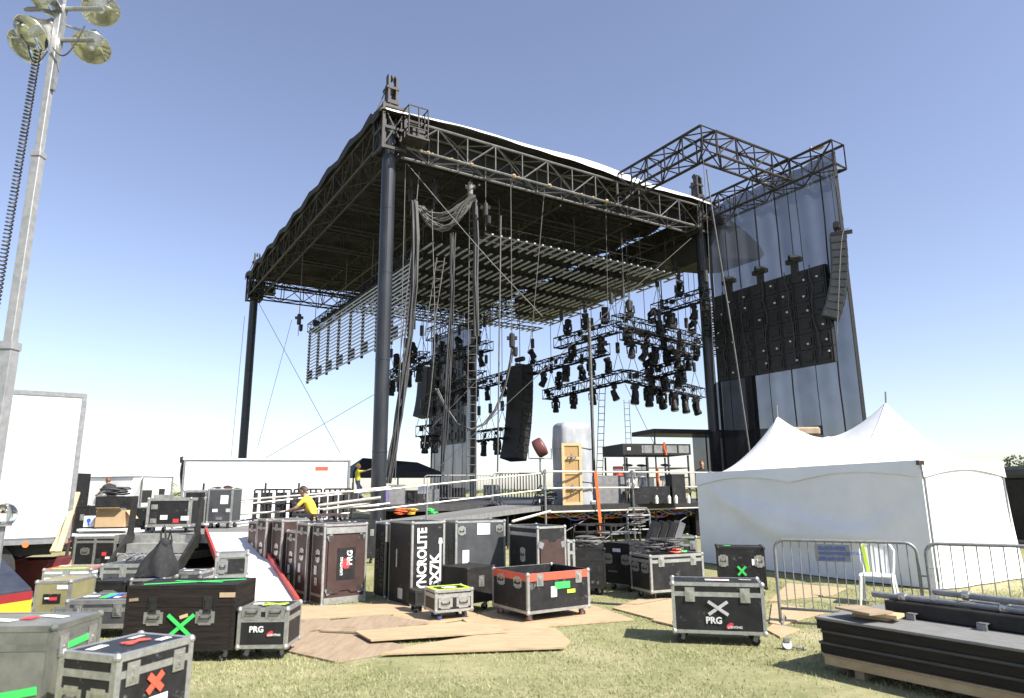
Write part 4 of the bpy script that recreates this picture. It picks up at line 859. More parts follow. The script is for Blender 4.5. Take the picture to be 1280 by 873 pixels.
patch(t, fmat(w, d, h, 'front', .05, h * .72, .006), .26, .09, m_green, 'green_sticker'); patch(t, fmat(w, d, h, 'front', -.1, h * .6, .006), .1, .14, m_paper); patch(t, fmat(w, d, h, 'front', .2, h * .58, .006), .14, .05, m_lime, 'lime_sticker')
t, w, d, h = mk(solve('black case on end with a brown wheel board and blue-rimmed wheels', (673, 752), 709, 659, 32, xd=637, lid=0, latches=0, ew=.03, casters=False))
mb = MB(); mb.T = fmat(w, d, h, 'front', 0, h * .55, .005); mb.prism([(-w * .42, -.5), (w * .42, -.5), (w * .42, .32), (.1, .32), (.05, .27), (-.05, .27), (-.1, .32), (-w * .42, .32)], 0, .014); mb.build('dolly_board', m_brown, t)
for x in (-1, 1):
    for z in (.3, .75): caster(t, V3((x * w * .4, -d / 2 - .022, h * z)), m_bluewheel, .05, '-y', random.uniform(0, 6))
dish(t, fmat(w, d, h, 'left', .0, h * .6, .003), .12, .2); mb = MB(); mb.bb((-w / 2 - .006, -d / 2, h - .16), (-w / 2 - .0045, d / 2, h - .1)); mb.build('band', m_alu, t)
mk(solve('slim silver-edged case squeezed beside the brown wheel board', (711, 748), 720, 676, 20, d=.4, lid=.2, latches=0, ew=.04, casters=False))
t, w, d, h = mk(solve('black case with tangled cables on its lid behind the open trunk', (720, 745), 758, 686, -3, d=.65, lid=.18, latches=0, edge=m_black2)); TC = (t.location.copy(), h)
t, w, d, h = mk(solve('dark case with two pale dishes on its end, beyond the open trunk', (789, 741), 822, 680, 42, xd=757, lid=0, latches=0, edge=m_black2)); dish(t, fmat(w, d, h, 'left', -.2, h * .66, .003), .16, .14); dish(t, fmat(w, d, h, 'left', .2, h * .66, .003), .16, .14); patch(t, fmat(w, d, h, 'left', 0, h * .85, .004), .18, .06, m_paper)
patch(t, fmat(w, d, h, 'left', -.1, h * .4, .004), .22, .03, m_lettg)
t, w, d, h = mk(solve('low wide black case with silver edges under a heap of cables', (815, 752), 882, 695, 22, xd=790, lid=.1, latches=2, ew=.035), sh=2, lh=.5); AC = (t.location.copy(), h)
t, w, d, h = mk(solve('green-topped dark case at the tent corner behind the cable heap', (848, 728), 874, 671, 0, d=.7, lid=.16, latches=2)); patch(t, fmat(w, d, h, 'top', 0, 0, .006), w * .85, d * .85, m_green_leaf, 'lid_panel'); patch(t, fmat(w, d, h, 'front', 0, h - .1, .006), w * .8, .05, m_green_leaf, 'painted_stripe')
t, w, d, h = mk(solve('black case with a small green cross standing before the tent wall', (900, 745), 960, 684, -14, d=.5, lid=0, latches=0, edge=m_black2, corner=True)); xtape(t, fmat(w, d, h, 'front', 0, h * .52, .008), .13, m_green, .035, asp=1.1); patch(t, fmat(w, d, h, 'front', .22, h * .7, .005), .1, .1, m_paper); patch(t, fmat(w, d, h, 'front', .0, h * .3, .005), .2, .025, m_lett); patch(t, fmat(w, d, h, 'front', .12, h * .25, .005), .16, .02, m_label)
for u in (-.38, .38): dish(t, fmat(w, d, h, 'front', u * w, h * .72, .003), .12, .16)
patch(t, fmat(w, d, h, 'top', -.2, 0, .006), .12, .1, m_green, 'green_tape')
t, w, d, h = mk(solve('black case with a grey tape cross alone on the grass by the tent', (843, 805), 960, 728, -13, d=.55, lid=.13, latches=2, ew=.034))
xtape(t, fmat(w, d, h, 'front', .0, h * .6, .008), .22, m_grtape, .035, asp=.66); logo(t, fmat(w, d, h, 'front', .02, h * .36, .008), .1); patch(t, fmat(w, d, h, 'top', .02, -.02, .006), .28, .1, m_paper); patch(t, fmat(w, d, h, 'top', .03, .02, .0095), .12, .04, m_label); patch(t, fmat(w, d, h, 'top', .35, .05, .006), .14, .05, m_grtape)
coil(AC[0] + V3((-.12, .02, AC[1] + .006)), 12, .4, m_cabled, 'heap of black cables on the low wide case by the tent', seed=2, hgt=.2)
coil(AC[0] + V3((.1, -.16, AC[1] + .006)), 2, .16, m_redtape, 'small loop of red cable on the low wide case by the tent', seed=5, hgt=.08)
coil(AC[0] + V3((.22, -.1, AC[1] + .008)), 2, .12, m_green, 'small loop of green cable on the low wide case by the tent', seed=6, hgt=.06)
coil(TC[0] + V3((0, 0, TC[1] + .006)), 9, .32, m_cable, 'tangle of grey cable on the black case behind the open trunk', seed=3, hgt=.14)
# equipment under the stage edge
t, w, d, h = mk(solve('black case under the stage edge carrying tilted monitor speakers', (820, 734), 846, 680, 0, d=.5, lid=0, latches=0, edge=m_black2)); MO = (t.location.copy(), h)
for k in range(4):
    t = thing('wedge_speaker', ['end wedge speaker of the tilted set, nearest the brown-boarded case', 'second of the tilted wedge speakers under the stage edge', 'third of the tilted wedge speakers under the stage edge', 'wedge speaker with a pale grey side at the end of the tilted set'][k], 'wedge speaker', MO[0] + V3((-.22 + .15 * k, 0, MO[1] + .01)), 0, 'wedge speakers leaning under the stage edge')
    mb = MB(); mb.prism([(-.06, 0), (.06, 0), (.2, .34), (.1, .4)], -.22, .22, Matrix.Rotation(math.pi / 2, 4, 'X')); mb.build('cabinet', m_clutter if k == 3 else m_black2, t); mb = MB(); mb.bar((.074, -.2, .02), (.196, -.2, .33), .01, .01); mb.bar((.074, .2, .02), (.196, .2, .33), .01, .01); mb.build('grille', m_galv, t)
p = atz(802, 716, 0); t = thing('hand_truck', 'silver hand truck standing in the dark under the stage edge', 'hand truck', p, .1); mb = MB()
for x in (-.25, .25): mb.tube((x, 0, .1), (x, .05, 1.25), .022, 6)
for z in (.3, .6, .9, 1.2): mb.tube((-.25, .02, z), (.25, .02, z), .018, 6)
mb.path([(-.25, .05, 1.25), (-.2, .08, 1.35), (.2, .08, 1.35), (.25, .05, 1.25)], .022, 6); mb.bb((-.25, -.22, .08), (.25, .0, .1)); mb.build('frame', m_galv, t)
for x in (-1, 1): mb = MB(); mb.lathe([(.06, -.03), (.13, -.025), (.13, .025), (.06, .03)], 14, Matrix.Translation((x * .3, .08, .13)) @ Matrix.Rotation(math.pi / 2, 4, 'Y')); mb.build('wheel', m_rub, t)
coil(p + V3((0, -.05, .95)), 7, .25, m_cable, 'bundle of grey cable hung on the hand truck under the stage', seed=9, hgt=.3)
for k, (px_, lb) in enumerate([((775, 714), 'open steel rack with pale shelves under the stage, left of the hand truck'), ((745, 712), 'dark open steel rack farthest back under the stage')]):
    p = atz(*px_, 0); t = thing('steel_rack', lb, 'rack', p, R(30)); mb = MB()
    for x in (-.4, .4):
        for y in (-.25, .25): mb.bar((x, y, 0), (x, y, 1.0), .035, .035)
    for z in (.1, .985):
        for y in (-.25, .25): mb.bar((-.4, y, z), (.4, y, z), .03, .03)
        for x in (-.4, .4): mb.bar((x, -.25, z), (x, .25, z), .028, .028)
    mb.build('frame', m_blacksteel, t)
    for z in (.2, .38, .56, .8): mb = MB(); mb.bb((-.42, -.27, z), (.42, .27, z + .03)); mb.build('shelf', m_clutter if k == 0 else m_black2, t)
    mb = MB()
    for z in (.23, .41): mb.bb((-.3, -.2, z), (.3, .15, z + .1))
    mb.build('stored_boards', m_ply if k == 0 else m_black2, t)
# ------------------------------------------------------------------ sky, sun
sc = bpy.context.scene
wd = bpy.data.worlds.new('World'); sc.world = wd; wd.use_nodes = True; nt = wd.node_tree
sky = nt.nodes.new('ShaderNodeTexSky'); sky.sky_type = 'NISHITA'; sky.sun_disc = False
SUN = V3((.74, -.52, .95)).normalized()
EL = math.asin(SUN.z); AZ = math.atan2(SUN.x, SUN.y)
sky.sun_elevation = EL; sky.sun_rotation = AZ; sky.altitude = 0; sky.air_density = 1.0; sky.dust_density = .6; sky.ozone_density = 2.2
bg = nt.nodes['Background']; bg.inputs[1].default_value = .088
hs = nt.nodes.new('ShaderNodeHueSaturation'); hs.inputs['Saturation'].default_value = .82; hs.inputs['Hue'].default_value = .505; nt.links.new(sky.outputs[0], hs.inputs['Color']); mxs = nt.nodes.new('ShaderNodeMixRGB'); mxs.blend_type = 'MULTIPLY'; mxs.inputs[0].default_value = 1; mxs.inputs[2].default_value = (1.0, .975, 1.03, 1); nt.links.new(hs.outputs[0], mxs.inputs[1]); nt.links.new(mxs.outputs[0], bg.inputs[0])
sl = bpy.data.lights.new('Sun', 'SUN'); sl.energy = 4.6; sl.angle = R(.53); sl.color = (1, .95, .87); so = bpy.data.objects.new('sun', sl); C.objects.link(so)
so.rotation_euler = SUN.to_track_quat('Z', 'Y').to_euler(); so.location = (30, 0, 60)
sc.view_settings.view_transform = 'Standard'; sc.view_settings.look = 'None'; sc.view_settings.exposure = 1.2; sc.view_settings.gamma = 1; sc.view_settings.use_curve_mapping = False
sc.render.engine = 'CYCLES'; sc.cycles.max_bounces = 7; sc.cycles.transparent_max_bounces = 12; sc.cycles.use_denoising = True
# ------------------------------------------------------------------ ground
def grassmat(name='turf'):
    M = bpy.data.materials.new(name); M.use_nodes = True; nt = M.node_tree; N = nt.nodes; L = nt.links; b = N['Principled BSDF']; b.inputs['Roughness'].default_value = .9; b.inputs['Specular IOR Level'].default_value = .15
    tc = N.new('ShaderNodeTexCoord')
    def nz(s, d, st=(1, 1, 1)):
        mp = N.new('ShaderNodeMapping'); mp.inputs['Scale'].default_value = st; L.new(tc.outputs['Object'], mp.inputs[0]); n = N.new('ShaderNodeTexNoise'); n.inputs['Scale'].default_value = s; n.inputs['Detail'].default_value = d; n.inputs['Roughness'].default_value = .7; L.new(mp.outputs[0], n.inputs['Vector']); return n
    def ramp(n, a, b_, p=.35, q=.65):
        r = N.new('ShaderNodeValToRGB'); r.color_ramp.elements[0].position = p; r.color_ramp.elements[1].position = q; r.color_ramp.elements[0].color = (*a, 1); r.color_ramp.elements[1].color = (*b_, 1); L.new(n.outputs['Fac'], r.inputs[0]); return r
    a = ramp(nz(.9, 8), (.17, .185, .075), (.34, .32, .17), .36, .62); c = ramp(nz(14, 6), (.13, .14, .055), (.38, .35, .20), .3, .7)
    mx = N.new('ShaderNodeMixRGB'); mx.inputs[0].default_value = .45; L.new(a.outputs[0], mx.inputs[1]); L.new(c.outputs[0], mx.inputs[2])
    d = ramp(nz(.35, 3), (0, 0, 0), (1, 1, 1), .52, .7); m2 = N.new('ShaderNodeMixRGB'); L.new(d.outputs[0], m2.inputs[0]); L.new(mx.outputs[0], m2.inputs[1]); m2.inputs[2].default_value = (.40, .36, .22, 1)
    e = ramp(nz(.55, 5), (0, 0, 0), (1, 1, 1), .5, .66); m3 = N.new('ShaderNodeMixRGB'); m3.blend_type = 'MIX'; e2 = N.new('ShaderNodeMath'); e2.operation = 'MULTIPLY'; e2.inputs[1].default_value = .55; L.new(e.outputs[0], e2.inputs[0]); L.new(e2.outputs[0], m3.inputs[0]); L.new(m2.outputs[0], m3.inputs[1]); m3.inputs[2].default_value = (.10, .125, .04, 1); m2 = m3
    L.new(m2.outputs[0], b.inputs['Base Color']); bp = N.new('ShaderNodeBump'); bp.inputs['Strength'].default_value = .6; bp.inputs['Distance'].default_value = .03; L.new(nz(60, 4).outputs['Fac'], bp.inputs['Height']); L.new(bp.outputs[0], b.inputs['Normal'])
    return M
m_grass = grassmat()
mb = MB(); mb.add([(-1500, -200, 0), (1500, -200, 0), (1500, 3000, 0), (-1500, 3000, 0)], [(0, 1, 2, 3)]); struct(mb, 'ground', m_grass)
# blades of turf near the camera
def turf():
    rnd = random.Random(11); v = []; f = []
    for i in range(120000):
        D = 5.2 + 9 * rnd.random() ** 1.25; a = rnd.uniform(-.72, .78); x, y = D * a, D
        if math.sin(x * 2.1 + 1.3 * math.sin(y * 1.7)) + math.sin(y * 3.1 + x) + rnd.gauss(0, .8) < -.7: continue
        cl = math.sin(x * 5.3 + 2 * math.sin(y * 3.7)) * math.sin(y * 6.1 + 1.7 * math.sin(x * 4.3)); h = rnd.uniform(.012, .034) * (2.0 if cl > .62 and rnd.random() < .5 else 1); th = rnd.uniform(0, 6.28); w = rnd.uniform(.003, .006); lx, ly = rnd.gauss(0, .016), rnd.gauss(0, .016); k = len(v)
        v += [(x - w * math.cos(th), y - w * math.sin(th), 0), (x + w * math.cos(th), y + w * math.sin(th), 0), (x + lx, y + ly, h)]; f.append((k, k + 1, k + 2))
    me = bpy.data.meshes.new('grass'); me.from_pydata(v, [], f); me.materials.append(mat('grass_blade', (.18, .2, .08), (.40, .38, .22), 3, .8, detail=8, spec=.2)); o = bpy.data.objects.new('grass', me); C.objects.link(o); tag(o, 'short dry green turf of the festival field', 'grass', kind='stuff')
turf()
# ------------------------------------------------------------------ loading platform, stairs, pale ramp
pl = thing('loading_platform', 'grey loading platform with steel edge behind the stacked cases', 'platform', (-7.5, 16.5, 0))
y0 = 14.3; mb = MB(); mb.bb((-.55, y0 - 16.5, .83), (2.2, 2.6, .95)); mb.build('top', m_deck, pl); mb = MB(); mb.bb((-.55, y0 - 16.53, .78), (2.2, y0 - 16.502, .945)); mb.build('edge_trim', m_alu, pl)
for x in (-.45, .8, 2.0):
    for y in (y0 - 16.4, .2, 2.4): mb = MB(); mb.bar((x, y, 0), (x, y, .83), .07, .07); mb.build('leg', m_blacksteel, pl)
mb = MB(); mb.bb((-.5, 1.0, .01), (2.15, 1.02, .82)); mb.build('dark_back_sheet', m_dkcloth, pl)
# stairs
a = atz(176, 712, .0); st = thing('steel_stairs', 'steel stairs with grey treads and dark side rails up to the platform', 'stairs', (-7.0, 14.25, 0)); W = .62
for k in range(4):
    mb = MB(); mb.bb((-W, -1.12 + .28 * k, .2 * (k + 1) - .03), (W, -.82 + .28 * k, .2 * (k + 1))); mb.bb((-W, -1.12 + .28 * k, .2 * k + .02), (W, -1.10 + .28 * k, .2 * (k + 1) - .031)); mb.build('tread', m_tread, st)
for x in (-1, 1):
    mb = MB(); mb.bar((x * (W + .05), -1.25, .0), (x * (W + .05), .0, .98), .06, .2); mb.bar((x * (W + .05), -1.15, .1), (x * (W + .05), -1.12, .6), .05, .12, (0, 1, 0)); mb.bar((x * (W + .05), -.12, .7), (x * (W + .05), -.05, 1.68), .05, .16, (0, 1, 0)); mb.build('side_rail', m_blacksteel, st)
# pale ramp
tl, tr = V3((-6.22, 14.27, .96)), V3((-5.30, 14.27, .96)); br = atz(372, 757, .03); bl = br + V3((-.98, -.1, 0))
rp_ = thing('loading_ramp', 'white sheet ramp with red side rails sloping from platform to plywood', 'ramp', (br + bl) / 2); L = rp_.location.copy()
mb = MB(); mb.grid(lambda i, j: (bl.lerp(br, i)).lerp(tl.lerp(tr, i), j) - L + V3((0, 0, .03)), 4, 8); mb.grid(lambda i, j: (bl.lerp(br, i)).lerp(tl.lerp(tr, i), j) - L + V3((0, 0, -.0)), 4, 8, True); mb.build('sheet', m_ramp, rp_)
for p, q in ((bl, tl), (br, tr)): mb = MB(); mb.bar(p - L + V3((0, 0, .06)), q - L + V3((0, 0, .07)), .04, .12); mb.build('side_rail', m_red, rp_)
# ------------------------------------------------------------------ plywood sheets
def sheet(label, poly, z, m, th=.019):
    w = [atz(x, y, z) for x, y in poly]; c = sum(w, V3()) / len(w); mb = MB()
    n = len(w); cr = sum(w[i].x * w[(i + 1) % n].y - w[(i + 1) % n].x * w[i].y for i in range(n))
    if cr < 0: w = w[::-1]
    mb.prism([((p - c).x, (p - c).y) for p in w], -th, 0); o = mb.build('plywood_sheet', m); o.location = (c.x, c.y, z + .001); return tag(o, label, 'plywood')
sheet('plywood sheet running in front of the upright brown cases', [(345, 776), (358, 758), (518, 754), (520, 766), (412, 772)], .03, m_ply)
sheet('brown weathered plywood strip beneath the others near the silver case', [(352, 794), (358, 774), (410, 771), (418, 782)], .028, m_ply2)
sheet('weathered plywood sheet with curled edge in the middle of the pile', [(400, 788), (412, 776), (478, 768), (536, 778), (447, 790)], .05, m_ply2)
sheet('large grey-brown plywood sheet at the front corner of the pile', [(352, 812), (376, 790), (442, 788), (466, 799), (522, 809), (419, 827)], .022, m_ply2)
sheet('pale plywood sheet laid across the middle of the pile', [(444, 789), (578, 777), (636, 789), (464, 800)], .07, m_ply)
sheet('long pale plywood sheet at the front edge of the pile', [(476, 817), (520, 806), (664, 783), (694, 785), (713, 801), (705, 809)], .045, m_ply)
sheet('wide plywood sheet under the open red-rimmed trunk', [(577, 773), (660, 752), (740, 756), (792, 774), (599, 789)], .024, m_ply)
sheet('plywood sheet under the small lime-taped silver case', [(484, 776), (500, 762), (580, 758), (600, 770), (535, 780)], .026, m_ply)
sheet('plywood sheet reaching from the dark cases to the lone case', [(766, 760), (800, 748), (870, 748), (880, 775), (838, 779)], .024, m_ply)
sheet('small plywood sheet tucked under the lone case', [(815, 775), (835, 768), (905, 778), (880, 790)], .03, m_ply)
sheet('plywood sheet lying behind the barrier before the tent', [(962, 751), (985, 729), (1058, 735), (1040, 743)], .024, m_ply)
sheet('plywood sheet lying under the barrier foot', [(962, 778), (965, 754), (1034, 764), (975, 781)], .024, m_ply)
sheet('plywood strip beside the lone case near the barrier foot', [(958, 787), (966, 780), (1000, 786), (975, 796)], .022, m_ply)
mb = MB(); mb.path([atz(722, 752, .012), atz(760, 755, .012), atz(795, 757, .012), atz(835, 750, .012)], .02, 5); single(mb, 'ground_cable', m_cabled, 'dark cable snaking over grass by the plywood', 'cable', atz(722, 752, 0))
# small thing on the grass
p = atz(984, 812, 0); t = thing('pipe_clamp', 'small grey pipe clamp dropped on the grass', 'clamp', p); mb = MB(); mb.lathe([(.035, -.02), (.055, -.02), (.055, .02), (.035, .02)], 12, Matrix.Translation((0, 0, .05)) @ Matrix.Rotation(1.1, 4, 'X')); mb.bb((-.03, -.02, .08), (.03, .02, .12)); mb.build('clamp_ring', m_galv, t); mb = MB(); mb.tube((.04, 0, .03), (.17, -.06, .02), .014, 6); mb.ball((.17, -.06, .02), .025, 6, 4); mb.build('bolt', m_galv, t)
# ------------------------------------------------------------------ tent
Cn = atz(1171, 738, 0); LA = R(31); l_ = V3((-math.sin(LA), math.cos(LA), 0)); s_ = V3((math.cos(LA), math.sin(LA), 0)); LO, SH = 5.5, 3.0
tent = thing('marquee_tent', 'white two-peaked marquee tent with closed sides on the grass', 'tent', Cn); ez = lambda f: 2.235 - .11 * f; PK = 3.52
def cat(h0, h1, t, k=1.9): return h0 + (h1 - h0) * (t ** k)
def roofz(f, g):
    b_ = abs(g - .5) / .5; best = 0
    for fc in (.25, .75):
        t_ = (f - fc) * (1 if fc > .5 else -1) / .25      # >0 towards the tent's end, <0 towards its middle
        a = t_ if t_ > 0 else .34 * math.sin(min(1, -t_) * math.pi / 2) + max(0, -t_ - 1) * .7
        r = min(1, (a ** 2.6 + b_ ** 2.6) ** (1 / 2.6)); best = max(best, (1 - r) ** 1.55 * (1 if fc < .5 else .97))
    return ez(f) + (PK - ez(f)) * best
mb = MB(); mb.grid(lambda f, g: l_ * LO * f + s_ * SH * g + V3((0, 0, roofz(f, g))), 80, 48, True); mb.build('roof_canopy', m_vinyl, tent, smooth=True)
for fc in (.25, .5, .75): mb = MB(); mb.path([l_ * LO * fc + s_ * SH * (k / 24) + V3((0, 0, roofz(fc, k / 24) + .002)) for k in range(25)], .011, 5); mb.build('seam', m_vinyl, tent)
mb = MB(); mb.path([l_ * LO * (k / 40) + s_ * SH * .5 + V3((0, 0, roofz(k / 40, .5) + .002)) for k in range(41)], .011, 5); mb.build('seam', m_vinyl, tent)
for fc in (.25, .75): mb = MB(); b_ = l_ * LO * fc + s_ * SH * .5; mb.tube(b_ + V3((0, 0, PK - .1)), b_ + V3((.03 if fc < .5 else 0, 0, PK + .24)), .018, 6); mb.build('peak_pole', m_galv, tent)
def valance(a, b_, f0, f1, nseg, nrm):
    mb = MB()
    def fn(i, j):
        p = a.lerp(b_, i); e = ez(f0 + (f1 - f0) * i); ph = (i * nseg) % 1.0; arc = .16 + .15 * (1 - math.sin(math.pi * ph)) ; return p + nrm * (.018 + .02 * j) + V3((0, 0, e + .012 - arc * j))
    mb.grid(fn, 20 * nseg, 3); return mb.build('valance', m_vinyl, tent, smooth=True)
fl = l_ * LO; fr = V3((0, 0, 0)); bk = s_ * SH
valance(fr, fl, 0, 1, 2, -s_); valance(fr, bk, 0, 0, 1, -l_); valance(bk, bk + fl, 0, 1, 2, s_); valance(fl, fl + bk, 1, 1, 1, l_)
def wall(a, b_, f0, f1, nrm, flare, name='side_wall', sd=0, tail=0):
    mb = MB(); along = (b_ - a).normalized()
    def fn(i, j):
        p = a.lerp(b_, i); e = ez(f0 + (f1 - f0) * i) - .06; z = .02 + e * j
        wv = .012 * math.sin(i * 19 + sd) * (.3 + (1 - j)) + .014 * math.sin((i * 9 + j * 5) + sd) * math.sin(j * 3.1) + .11 * math.exp(-((j - (.35 + 1.9 * (i - .4) ** 2)) / .10) ** 2) * math.sin(3.14 * i) + .07 * math.exp(-((j - .62 - .5 * (i - .7)) / .07) ** 2) * math.sin(3.14 * i)
        ed = min(1, i / .12, (1 - i) / .12); return p + nrm * (wv * min(1, (1 - j) / .15) * ed + flare * (1 - j) ** 2.2 * ed) + along * (tail * i * (1 - j) ** 2) + V3((0, 0, z))
    mb.grid(fn, 70, 26); return mb.build(name, m_vinyl, tent, smooth=True)
wall(fr, fl, 0, 1, -s_, .05, sd=1); wall(fr, bk, 0, 0, -l_, .12, sd=4, tail=.28); wall(bk, bk + fl, 0, 1, s_, .3, sd=2); wall(fl, fl + bk, 1, 1, l_, .1, sd=3)
for f in (0, .5, 1):
    for g in (0, 1): mb = MB(); b_ = fl * f + bk * g; mb.tube(b_ + (s_ * .06 if g == 0 else -s_ * .06), b_ + (s_ * .06 if g == 0 else -s_ * .06) + V3((0, 0, ez(f) - .02)), .03, 8); mb.build('leg_pole', m_galv, tent)
mb = MB(); mb.box(V3((0, 0, ez(0) - .04)) - s_ * .05 - l_ * .03, (.1, .09, .08)); mb.build('corner_bracket', m_brown, tent)
# strap of shade joint at mid valance
# ------------------------------------------------------------------ crowd barriers
def barrier(label, p, q, z0=0, sign=False, group=None, nb=15, hook=True):
    p = V3(p); q = V3(q); d = q - p; Ln = d.length; t = thing('crowd_barrier', label, 'barrier', p, math.atan2(d.y, d.x), group); mb = MB(); H = 1.08; r = .13
    pts = [(.0, 0, .0)] + [(0, 0, .2)] + [(0, 0, H - r)] + [(r - r * math.cos(a), 0, H - r + r * math.sin(a)) for a in (R(22), R(45), R(68), R(90))] + [(Ln - r + r * math.sin(a), 0, H - r + r * math.cos(a)) for a in (0, R(22), R(45), R(68), R(90))] + [(Ln, 0, .2), (Ln, 0, .0)]
    mb.path(pts, .021, 8); mb.tube((0, 0, .19), (Ln, 0, .19), .018, 8); mb.build('frame', m_galv, t, smooth=True)
    mb = MB()
    for i in range(nb): x = Ln * (i + 1) / (nb + 1); mb.tube((x, 0, .19), (x, 0, H - .01), .008, 6)
    mb.build('bars', m_galv, t)
    for x in (.05, Ln - .05): mb = MB(); mb.bb((x - .03, -.34, .0), (x + .03, .34, .012)); mb.bar((x, -.33, .006), (x, 0, .1), .02, .012); mb.bar((x, .33, .006), (x, 0, .1), .02, .012); mb.build('foot', m_galv, t)
    if hook: mb = MB(); mb.path([(Ln + .02, 0, .68), (Ln + .12, 0, .68), (Ln + .12, 0, .78), (Ln + .2, 0, .78), (Ln + .2, 0, .62)], .012, 6); mb.build('hook', m_galv, t)
    if sign:
        mb = MB(); mb.bb((Ln * .30, -.03, H - .26), (Ln * .55, -.024, H - .04)); s = mb.build('sign_plate', m_signg, t)
        for k, (tx, sz) in enumerate([('BLOCKADER', .062), ('NATIONWIDE RENTALS', .052), ('800-448-1342', .062)]): put_text(tx, sz, Matrix(((1, 0, 0, Ln * .33), (0, 0, -1, -.0315), (0, 1, 0, H - .085 - .066 * k), (0, 0, 0, 1))), m_bluelet, s, bold=.012, align='LEFT', spacing=.9, ext=.001)
    return t
b0 = atz(976, 779, 0); b1 = aty(1147, 700, 9.05); b1.z = 0
barrier('steel crowd barrier with a rental sign in front of the tent', b0, b1, sign=True)
b2 = aty(1158, 700, 8.95); b2.z = 0
barrier('steel crowd barrier without a sign, next to the white chair', b2, b2 + (b1 - b0).normalized() * 2.1 + V3((0, -.15, 0)), hook=False)
pa = aty(530, 620, 27.5); pa.z = 1.26; pb = aty(615, 620, 28.5); pb.z = 1.26; barrier('pale crowd barrier standing on the deck before the far scrim', pa, pb, nb=22, hook=False)
pa = aty(616, 620, 24.5); pa.z = 1.26; pb = aty(672, 620, 25.5); pb.z = 1.26
for k in range(3): barrier(['first of three stacked crowd barriers on deck by the wrapped tower', 'middle one of three stacked crowd barriers on deck by the wrapped tower', 'rearmost of three stacked crowd barriers on deck by the wrapped tower'][k], pa + V3((.12 * k, .12 * k, 0)), pb + V3((.12 * k, .12 * k, 0)), nb=14, hook=False)
# ------------------------------------------------------------------ plastic chair
p = aty(1094, 700, 11.2); p.z = 0; t = thing('plastic_chair', 'white plastic garden chair with a yellow strip behind the barrier', 'chair', p, R(-32))
def sh_plate(fn, nu, nv, th):
    mb = MB(); mb.grid(lambda a, c: fn(a, c), nu, nv); mb.grid(lambda a, c: fn(a, c) + th, nu, nv, True); return mb
mb = MB(); mb.prism([(-.24, -.22), (.24, -.22), (.25, .0), (.21, .24), (-.21, .24), (-.25, 0)], .42, .445); mb.build('seat', m_white, t, bevel=.008)
bk_ = MB(); pts = [(-.21, .22, .44), (-.23, .25, .6), (-.245, .29, .78), (-.2, .31, .87), (0, .325, .895), (.2, .31, .87), (.245, .29, .78), (.23, .25, .6), (.21, .22, .44)]; bk_.path(pts, .024, 6)
for k in range(5): x = -.14 + .07 * k; bk_.bar((x, .23, .45), (x * 1.12, .315, .86), .052, .014, (0, 1, 0))
bk_.build('backrest', m_white, t)
mb = MB(); mb.bar((-.135, .213, .45), (-.19, .285, .85), .05, .014, (0, 1, 0)); mb.build('yellow_strip', m_lime, t)
for x in (-1, 1):
    for y, ty in ((-1, -.26), (1, .3)): mb = MB(); mb.tube((x * .21, y * .2, .43), (x * .25, ty, .0), .028, 6, .018); mb.build('leg', m_white, t)
# ------------------------------------------------------------------ stacked deck panels
A = atz(1022, 771, .52); B = atz(1280, 812, .52); Cc = atz(1092, 766, .52); dv = (B - A).normalized(); a = math.atan2(dv.y, dv.x); nv = V3((-dv.y, dv.x, 0)); LN, DP = 2.44, 1.22
def slab(label, z0, th, off, m, ln=LN, dp=DP, sh=0, fr=m_wornwood):
    t = thing('deck_panel', label, 'deck panel', V3((A.x, A.y, z0)) + dv * off + nv * sh, a); mb = MB(); mb.bb((-.008, -.012, th - .022), (ln, dp, th)); mb.build('board', m, t)
    mb = MB()
    mb.bb((.0, 0, 0), (ln, .045, th - .023)); mb.bb((0, dp - .045, 0), (ln, dp, th - .023))
    for x in (0, .8, 1.6, ln - .045): mb.bb((x, .046, 0), (x + .045, dp - .046, th - .024))
    mb.build('frame', fr, t); mb = MB()
    for y in (.15, dp - .25): mb.bb((-.06, y, .02), (-.001, y + .1, th - .03))
    mb.build('coffin_lock', m_rub, t); return t
mb = MB()
for x in (.3, 1.9):
    tt = thing('wooden_block', 'timber block under the stack of deck panels, ' + ('near its cropped end' if x > 1 else 'near its visible corner'), 'timber', V3((A.x, A.y, 0)) + dv * x, a); mb = MB(); mb.bb((0, .05, 0), (.09, 1.15, .085)); mb.build('beam', m_ply2, tt)
slab('bottom deck panel of the stack with a raw pale wood edge', .087, .1, .03, m_ply2, fr=m_ply)
slab('second deck panel from the bottom of the dark stack', .191, .105, 0, m_blackdeck)
slab('third deck panel from the bottom of the dark stack', .30, .105, .03, m_blackdeck)
slab('topmost deck panel of the stack with a grey weathered board', .409, .111, -.02, m_deck)
t = thing('black_beam', 'long black box beam lying along the back of the deck stack', 'beam', V3((A.x, A.y, .524)) + dv * .35 + nv * .62, a); mb = MB(); mb.bb((0, 0, 0), (2.3, .34, .14)); mb.build('beam', m_black2, t, bevel=.01)
for k in range(3): mb = MB(); mb.bb((.25 + .62 * k, -.09, .05), (.33 + .62 * k, .05, .058)); mb.box((.29 + .62 * k, -.08, .03), (.08, .02, .06)); mb.build('bracket', m_galv, t)
